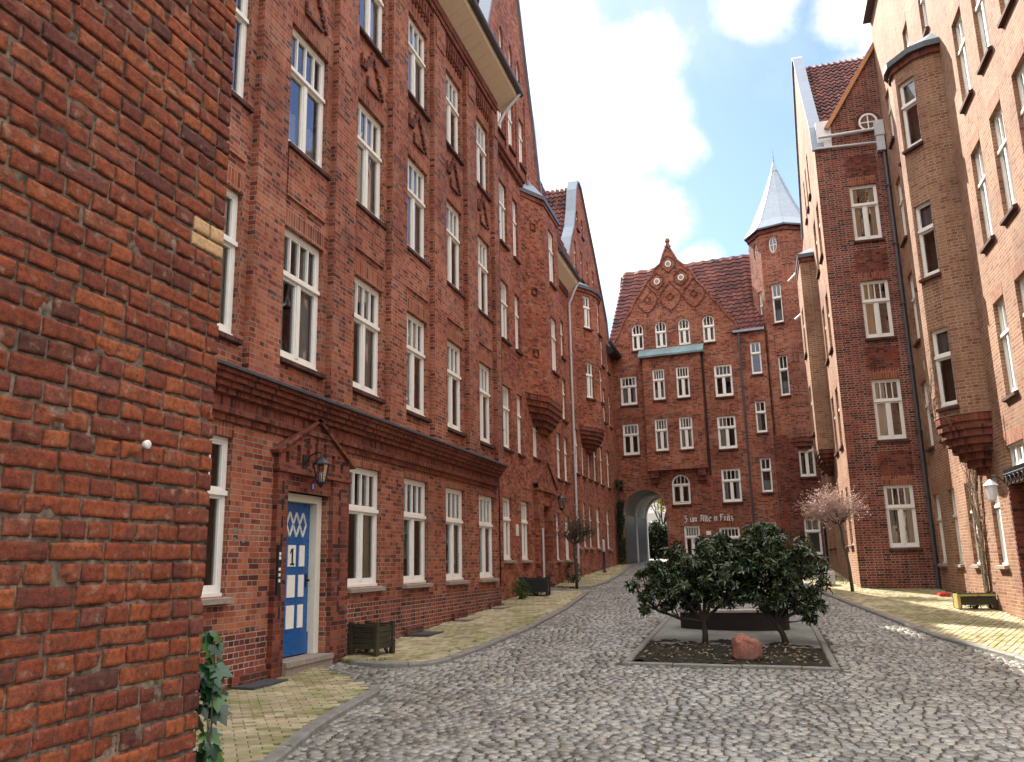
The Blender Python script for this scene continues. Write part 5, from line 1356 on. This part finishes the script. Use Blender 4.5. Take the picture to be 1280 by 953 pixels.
evergreen(-1.13, 16.15, [((.0, 0, 1.35), (.72, .55, .50)), ((-.55, -.1, 1.15), (.50, .45, .38)), ((.45, .1, 1.55), (.45, .45, .40)), ((-.85, -.15, .80), (.30, .28, .22)), ((.35, -.1, 1.0), (.35, .35, .3)), ((-1.0, -.2, 1.0), (.2, .2, .2)), ((.65, .1, 1.25), (.4, .4, .45)), ((.2, .1, .9), (.75, .4, .22)), ((-.3, .25, .75), (.5, .3, .2))], 5,
          'broad dark evergreen shrub on a thin trunk, left of the two in the planting bed', 96, [(0.02, .02, .02, .40), (-.42, -.1, .95), (.30, .1, 1.1), (.05, .15, 1.25), (-.80, -.15, .62), (-.15, -.1, 1.2), (.5, .0, .8)])
evergreen(.22, 16.35, [((-.05, 0, 1.50), (.68, .58, .52)), ((.42, -.05, 1.2), (.42, .45, .50)), ((-.45, .1, 1.40), (.45, .45, .45)), ((.55, -.1, .68), (.24, .28, .26)), ((-.1, .05, 1.88), (.45, .4, .25)), ((-.15, -.2, .95), (.45, .3, .25)), ((.0, .3, .82), (.7, .3, .25))], 9,
          'denser dark evergreen shrub, right of the two in the planting bed', 96, [(0.08, -.08, -.02, .38), (-.5, .05, 1.1), (.32, -.05, 1.15), (-.12, .1, 1.35), (.55, -.1, .66), (.1, -.1, 1.2), (-.4, -.1, .8)])
# low wandering shoot to the left of the first shrub
def bare_tree(x, y, lab, crown_c, crown_r, seed, nt, mat, leafmat, nleaf, lean, name='bare_tree', leafsize=.05):
    t = thing(name, lab, 'tree', (x, y, gz(x, y) + .02)); r = random.Random(seed); tr = MB()
    c = Vector(crown_c); fork = Vector((lean[0] * .7, lean[1], c.z - crown_r[2] * .95))
    tr.tube([(0, 0, -.1), (lean[0] * .2 + .02, 0, fork.z * .4), (lean[0] * .5 - .02, 0, fork.z * .75), tuple(fork)], [.055, .042, .036, .032], 8)
    tw = MB(); lf = MB()
    hubs = []
    for k in range(11):
        a = 2 * PI * k / 11 + r.uniform(-.2, .2); q = c + Vector((math.cos(a) * crown_r[0] * r.uniform(.3, .8), math.sin(a) * crown_r[1] * r.uniform(.3, .8), -crown_r[2] * r.uniform(.1, .5)))
        mid = fork.lerp(q, .5) + Vector((0, 0, -.05)); tr.tube([fork, mid, q], [.026, .018, .013], 5, False); hubs += [q, mid.lerp(q, .5)]
    tr.build('trunk', M['bark'], t, smooth=True)
    for k in range(nt):
        h = r.choice(hubs); u = rvec(r); e = c + Vector((u.x * crown_r[0], u.y * crown_r[1], u.z * crown_r[2])) * r.uniform(.55, 1.0)
        m1 = h.lerp(e, .4) + rvec(r) * .09; m2 = h.lerp(e, .75) + rvec(r) * .07
        tw.tube([h, m1, m2, e], [.010, .008, .006, .004], 4, False)
        for _ in range(3):
            s = r.choice((m1, m2, e)); q = s + (u + rvec(r) * .9).normalized() * r.uniform(.08, .22); tw.tube([s, (s + q) / 2 + rvec(r) * .015, q], [.006, .005, .003], 3, False)
            if r.random() < nleaf: leaf(lf, q, rvec(r), Vector((0, 0, 1)), leafsize * r.uniform(.7, 1.3), leafsize * .7)
    tw.build('twigs', M[mat], t)
    if lf.f: lf.build('leaves', M[leafmat], t)
    return t
bare_tree(2.52, 27.83, 'small bare tree with a flat pinkish twig crown and orange leaves on the right', (-.32, 0, 2.62), (1.10, .8, .62), 4, 260, 'twig', 'blossom', .9, (-.25, 0), leafsize=.055)
bare_tree(-6.11, 28.86, 'young dark bare tree in a pit on the left pavement near the violet door', (.05, .1, 2.05), (.82, .75, .62), 8, 120, 'bark', 'leaf_green', .16, (-.05, 0))
# tree pits
def small_bush(x, y, w, h, lab, mat, n, seed, name='shrub', size=.06):
    r = random.Random(seed); t = thing(name, lab, 'shrub', (x, y, gz(x, y) + .05)); lf = MB(); st_ = MB()
    for k in range(14):
        a = r.uniform(0, 6.28); e = Vector((math.cos(a) * w * .4, math.sin(a) * w * .4, h * r.uniform(.5, .9))); st_.tube([(0, 0, -.05), tuple(e * .5 + rvec(r) * .03), tuple(e)], [.012, .008, .004], 4, False)
    for _ in range(n):
        u = rvec(r); s = r.uniform(.3, 1) ** .5; q = Vector((u.x * w / 2 * s, u.y * w / 2 * s, h * .5 + u.z * h * .5 * s))
        if noise.noise(q * 5 + Vector((seed, 0, 0))) < -.2: continue
        leaf(lf, q, u + rvec(r) * .7, Vector((0, 0, 1)), size * r.uniform(.7, 1.4), size * .55)
    st_.build('stems', M['bark'], t); lf.build('foliage', M[mat], t)
small_bush(-6.75, 24.1, .5, .55, 'small bright green shrub at the corner of the pilastered tenement', 'leaf_green', 900, 2)
small_bush(-6.62, 25.32, .6, .45, 'low green plants growing in the black planter box', 'leaf_green', 500, 3, 'potted_plant', .05)
small_bush(-6.7, 31.0, .7, .75, 'dark green shrub at the wall beside the young bare tree', 'leaf_hedge', 1100, 4)
small_bush(4.75, 22.9, .62, .42, 'sparse dark plant growing in the yellow-edged planter', 'leaf_hedge', 260, 6, 'potted_plant', .05)
small_bush(-6.2, 13.75, .3, .32, 'few withered sprouts in the empty timber planter', 'leaf_dry', 40, 7, 'potted_plant', .05)
small_bush(1.25, 33.5, 1.1, .7, 'low green shrub at the far right pavement behind the bed', 'leaf_green', 900, 9)
# climber in the far left corner
def climber(name, x, y, z0, h, w, lab, mat, n, seed, d=(1, 0)):
    r = random.Random(seed); t = thing(name, lab, 'climbing plant', (x, y, z0)); lf = MB(); st_ = MB()
    for k in range(5):
        pts = [(0, 0, 0)]; q = Vector((0, 0, 0))
        for _ in range(10): q = q + Vector((r.uniform(-.02, .05) * d[0], r.uniform(-.12, .12) * w, h / 10)); pts.append(tuple(q))
        st_.tube(pts, .012, 4, False)
    for _ in range(n):
        q = Vector((r.uniform(.02, .22), r.uniform(-.5, .5) * w, h * r.random() ** .9))
        if noise.noise(q * 1.6 + Vector((seed, 0, 0))) < -.05: continue
        leaf(lf, q, Vector((.5, r.uniform(-1, 1), r.uniform(-1, .3))), Vector((1, 0, .3)), r.uniform(.08, .14), .09)
    st_.build('stems', M['bark'], t); lf.build('foliage', M[mat], t)
climber('climbing_plant', -7.12, 44.6, gz(-7.1, 44.6), 4.4, 1.6, 'dark climber covering the wall corner left of the archway', 'leaf_hedge', 2600, 12)
# ivy on the corner of the near wall
def ivy():
    r = random.Random(17); x0, y0 = NX + .02, 3.17; t = thing('ivy', 'dark glossy ivy climbing the lower corner of the nearest brick wall', 'climbing plant', (x0, y0, gz(x0, y0)))
    st_ = MB(); lf = MB()
    for k in range(4):
        q = Vector((r.uniform(-.03, .0), .01 + r.uniform(0, .03), -.05)); pts = [tuple(q)]; H_ = r.uniform(.95, 1.45)
        for i in range(12): q = q + Vector((r.uniform(-.015, .015), r.uniform(-.008, .010), H_ / 12)); pts.append(tuple(q))
        st_.tube(pts, [.006 - .0003 * i for i in range(13)], 5, False)
    def ivyleaf(c, u, v, n, s):
        shape = [(0, -.12), (.28, -.30), (.55, -.12), (.36, .10), (.50, .34), (.22, .34), (0, .78), (-.22, .34), (-.50, .34), (-.36, .10), (-.55, -.12), (-.28, -.30)]
        i = len(lf.v); lf.v.append(tuple(c)); 
        for a, b in shape: lf.v.append(tuple(c + u * a * s + v * b * s + n * (-(abs(a) * .25) * s - b * b * .2 * s)))
        m = len(shape)
        for k in range(m): lf.f.append((i, i + 1 + k, i + 1 + (k + 1) % m)); lf.m.append(0)
    for k in range(80):
        z = 1.42 * (1 - r.random() ** 1.25) ; spread = .16 * (1 - z / 2.2)
        c = Vector((r.uniform(-.05, .03), .02 + abs(r.gauss(0, .5)) * spread, z))
        n = Vector((.75 + r.uniform(-.4, .4), -.25 + r.uniform(-.5, .5), .45 + r.uniform(-.35, .35))).normalized()
        v = (Vector((r.uniform(-.3, .3), r.uniform(-.5, .7), -1)) ); v = (v - n * v.dot(n)).normalized(); u = v.cross(n)
        ivyleaf(c, u, v, n, r.uniform(.06, .105))
    st_.build('stems', M['bark'], t); lf.build('foliage', M['leaf_ivy'], t)
ivy()
# dry vine on the right house
def vine():
    r = random.Random(23); t = thing('dry_vine', 'leafless twisted vine climbing the right wall up to the round oriel', 'climbing plant', (XR - .03, 23.25, gz(XR, 23.2)))
    st_ = MB()
    for k in range(9):
        q = Vector((-.02 - .04 * r.random(), r.uniform(-.12, .12), 0)); pts = [tuple(q)]; n = 16; H_ = r.uniform(3.2, 4.4); ty = r.uniform(-1.1, .9)
        for i in range(n):
            q = Vector((-.02 - .05 * r.random(), q.y + ty / n * (i / n) * 2 + r.uniform(-.05, .05), q.z + H_ / n)); pts.append(tuple(q))
        st_.tube(pts, [.03 * (1 - .7 * i / n) for i in range(n + 1)], 5, False)
        for _ in range(12):
            a = Vector(r.choice(pts[4:])); b = a + Vector((-.08 * r.random(), r.uniform(-.4, .4), r.uniform(-.1, .5))); st_.tube([a, (a + b) / 2 + rvec(r) * .04, b], [.010, .007, .004], 4, False)
    st_.build('stems', M['vine'], t, smooth=True)
    ov = MB()
    for k in range(46):     # tangle on the oriel corbel
        a0 = r.uniform(.2, 2.0); z = r.uniform(.6, 2.6) + 2.9; pts = []
        for i in range(6):
            a = a0 + .12 * i * r.uniform(.2, 1); zz = z + .16 * i * r.uniform(-.2, 1); rr_ = 1.02 * min(1, .35 + max(0, zz - 3.3) * .55); pts.append((-rr_ * math.sin(a), 21.95 - 23.25 + rr_ * math.cos(a), zz))
        ov.tube(pts, [.012, .011, .010, .008, .006, .004], 4, False)
    ov.build('tendrils', M['vine'], t)
vine()
# yard planting beyond the archway
def hedge():
    r = random.Random(31); t = thing('hedge', 'dark clipped hedge seen through the archway', 'hedge', (-5.3, 55.5, gz(-5, 55))); lf = MB(); st_ = MB()
    for k in range(8): st_.tube([(k * .5 - 1.8, 0, 0), (k * .5 - 1.8 + .1, .1, 1.8)], [.04, .02], 5)
    for _ in range(9000):
        x = r.uniform(-2.4, 2.3); hh = 2.2 + .5 * noise.noise(Vector((x * 1.3, 3, 0))); q = Vector((x, r.uniform(-.6, .6), r.uniform(.05, hh)))
        leaf(lf, q, rvec(r), Vector((0, 0, 1)), .19, .13)
    st_.build('stems', M['bark'], t); lf.build('foliage', M['leaf_hedge'], t)
hedge()
def yellow_tree():
    r = random.Random(33); t = thing('tree', 'tree with bright yellow-green leaves in the yard beyond the archway', 'tree', (-6.15, 58.8, gz(-6, 58))); lf = MB(); tr = MB(); ends = []
    branch(tr, r, Vector((0, 0, -.1)), Vector((0, 0, 1)), 2.2, .12, 3, ends, .35, .6, 5, (3, 4), .62)
    tr.build('trunk', M['bark'], t, smooth=True)
    for q, d in ends:
        for _ in range(38): leaf(lf, q + rvec(r) * r.uniform(.05, .6), rvec(r), Vector((0, 0, 1)), .14, .09)
    lf.build('crown', M['leaf_yellow'], t)
yellow_tree()
# =========================================================== camera, sky, sun
Rm = [[0.9601205233913902, -0.07904050471465955, -0.2681812431492828], [0.27878722530416833, 0.19817941734880976, 0.9396821811370529], [-0.021124951357240455, -0.9769736522310815, 0.21231160890638093]]
def wdir(px, py):
    v = Vector((px - 640, py - 476.5, 1055.)); return Vector([sum(Rm[i][k] * v[k] for k in range(3)) for i in range(3)]).normalized()
cam = bpy.data.cameras.new('camera'); co = bpy.data.objects.new('camera', cam); COL.objects.link(co)
Rw = Matrix(Rm)
co.matrix_world = Matrix.Translation((0, 0, 1.6)) @ (Rw @ Matrix(((1, 0, 0), (0, -1, 0), (0, 0, -1)))).to_4x4()
cam.sensor_fit = 'HORIZONTAL'; cam.sensor_width = 36; cam.lens = 1055. / 1280 * 36; cam.clip_end = 2000; cam.clip_start = .05
sc.camera = co
SUN = Vector((-1.0, 1.5, 1.62)).normalized()
w = bpy.data.worlds.new('World'); sc.world = w; w.use_nodes = True; nt = w.node_tree; nt.nodes.clear(); g = G(nt)
sky = g.n('ShaderNodeTexSky', sky_type='NISHITA', sun_disc=False, sun_elevation=math.asin(SUN.z), sun_rotation=math.atan2(SUN.x, SUN.y), air_density=1.0, dust_density=.6, ozone_density=1.6, altitude=50)
tc = g.n('ShaderNodeTexCoord').outputs['Generated']
nb = g.n('ShaderNodeVectorMath', operation='NORMALIZE', inp={0: tc}).outputs[0]
n1 = g.noise(nb, 5.5, 9, .58, .25).outputs[0]; n2 = g.noise(nb, 17, 6, .6).outputs[0]; n3 = g.noise(nb, 2.2, 5, .55).outputs[0]
blobs = [((735, 130), .115), ((790, 165), .085), ((690, 170), .12), ((770, 255), .085), ((830, 275), .05), ((715, 290), .10), ((840, 185), .045), ((700, 40), .06), ((950, -10), .05), ((1075, 100), .04), ((1110, 20), .06), ((560, 120), .2), ((780, 330), .06), ((872, 332), .035), ((600, 330), .15), ((770, 60), .035), ((1075, 5), .05)]
acc = None
for (px, py), rad in blobs:
    d = wdir(px, py)
    ds = g.n('ShaderNodeVectorMath', operation='DISTANCE', inp={0: nb, 1: tuple(d)}).outputs['Value']
    v = g.mapr(ds, 0., rad * 1.25, 1., 0.)
    acc = v if acc is None else g.math('MAXIMUM', acc, v)
dens = g.math('ADD', g.math('MULTIPLY', acc, 1.35), g.math('ADD', g.math('MULTIPLY', g.math('SUBTRACT', n1, .5), 2.1), g.math('MULTIPLY', g.math('SUBTRACT', n2, .5), .55)))
cl = g.n('ShaderNodeMapRange', interpolation_type='SMOOTHSTEP', inp={0: dens, 1: .22, 2: 1.05, 3: 0., 4: 1.}).outputs[0]
wisp = g.math('MULTIPLY', g.mapr(g.math('ADD', g.math('MULTIPLY', n3, .6), g.math('MULTIPLY', n1, .4)), .5, .72), .28, True)
rest = g.mapr(n3, .50, .60)           # break-up of the cloud cover added out of view for fill light
sep = g.n('ShaderNodeSeparateXYZ', inp={0: nb}).outputs[1]
back = g.math('MULTIPLY', g.mapr(rest, 0, 1, .72, 1.), g.mapr(sep, .74, .45), True)  # unseen cloud bank added behind the camera for whiter, brighter fill
cl = g.math('MAXIMUM', g.math('MAXIMUM', cl, wisp), g.math('MULTIPLY', back, .92), True)
CL = 9.0
shade = g.mapr(g.math('ADD', g.math('MULTIPLY', n1, .7), g.math('MULTIPLY', n2, .4)), .36, .60, .52, 1.05)
cc = g.n('ShaderNodeVectorMath', operation='SCALE', inp={0: (CL, CL * .985, CL * .955)}); zen = g.mapr(g.n('ShaderNodeSeparateXYZ', inp={0: nb}).outputs[2], .15, .85, .30, 1.55)
low = g.mapr(sep, .74, .5)
zen = g.math('ADD', g.math('MULTIPLY', low, zen), g.math('MULTIPLY', g.math('SUBTRACT', 1., low), .46))  # added cloud out of view brightened overhead as fill; visible clouds kept dimmer
nt.links.new(g.math('MULTIPLY', shade, zen), cc.inputs['Scale'])
skyc = g.mix(1., sky.outputs[0], (.44, .50, .70), 'MULTIPLY')
skyc = g.mix(.12, skyc, (2.4, 2.7, 3.1))
mixc = g.mix(cl, skyc, cc.outputs[0])
bg = g.n('ShaderNodeBackground', inp={0: mixc, 1: .12})
g.n('ShaderNodeOutputWorld', inp={0: bg.outputs[0]})
sl = bpy.data.lights.new('sun', 'SUN'); sl.energy = 4.6; sl.angle = math.radians(.5); sl.color = (1, .93, .82)
so = bpy.data.objects.new('sun', sl); COL.objects.link(so); so.rotation_euler = SUN.to_track_quat('Z', 'Y').to_euler(); so.location = (0, 20, 30)
sc.render.engine = 'CYCLES'
sc.view_settings.view_transform = 'Standard'; sc.view_settings.look = 'None'; sc.view_settings.gamma = 1; sc.view_settings.exposure = 1.75
sc.cycles.max_bounces = 8; sc.cycles.transparent_max_bounces = 12; sc.cycles.diffuse_bounces = 2; sc.cycles.glossy_bounces = 3
sc.cycles.use_fast_gi = False
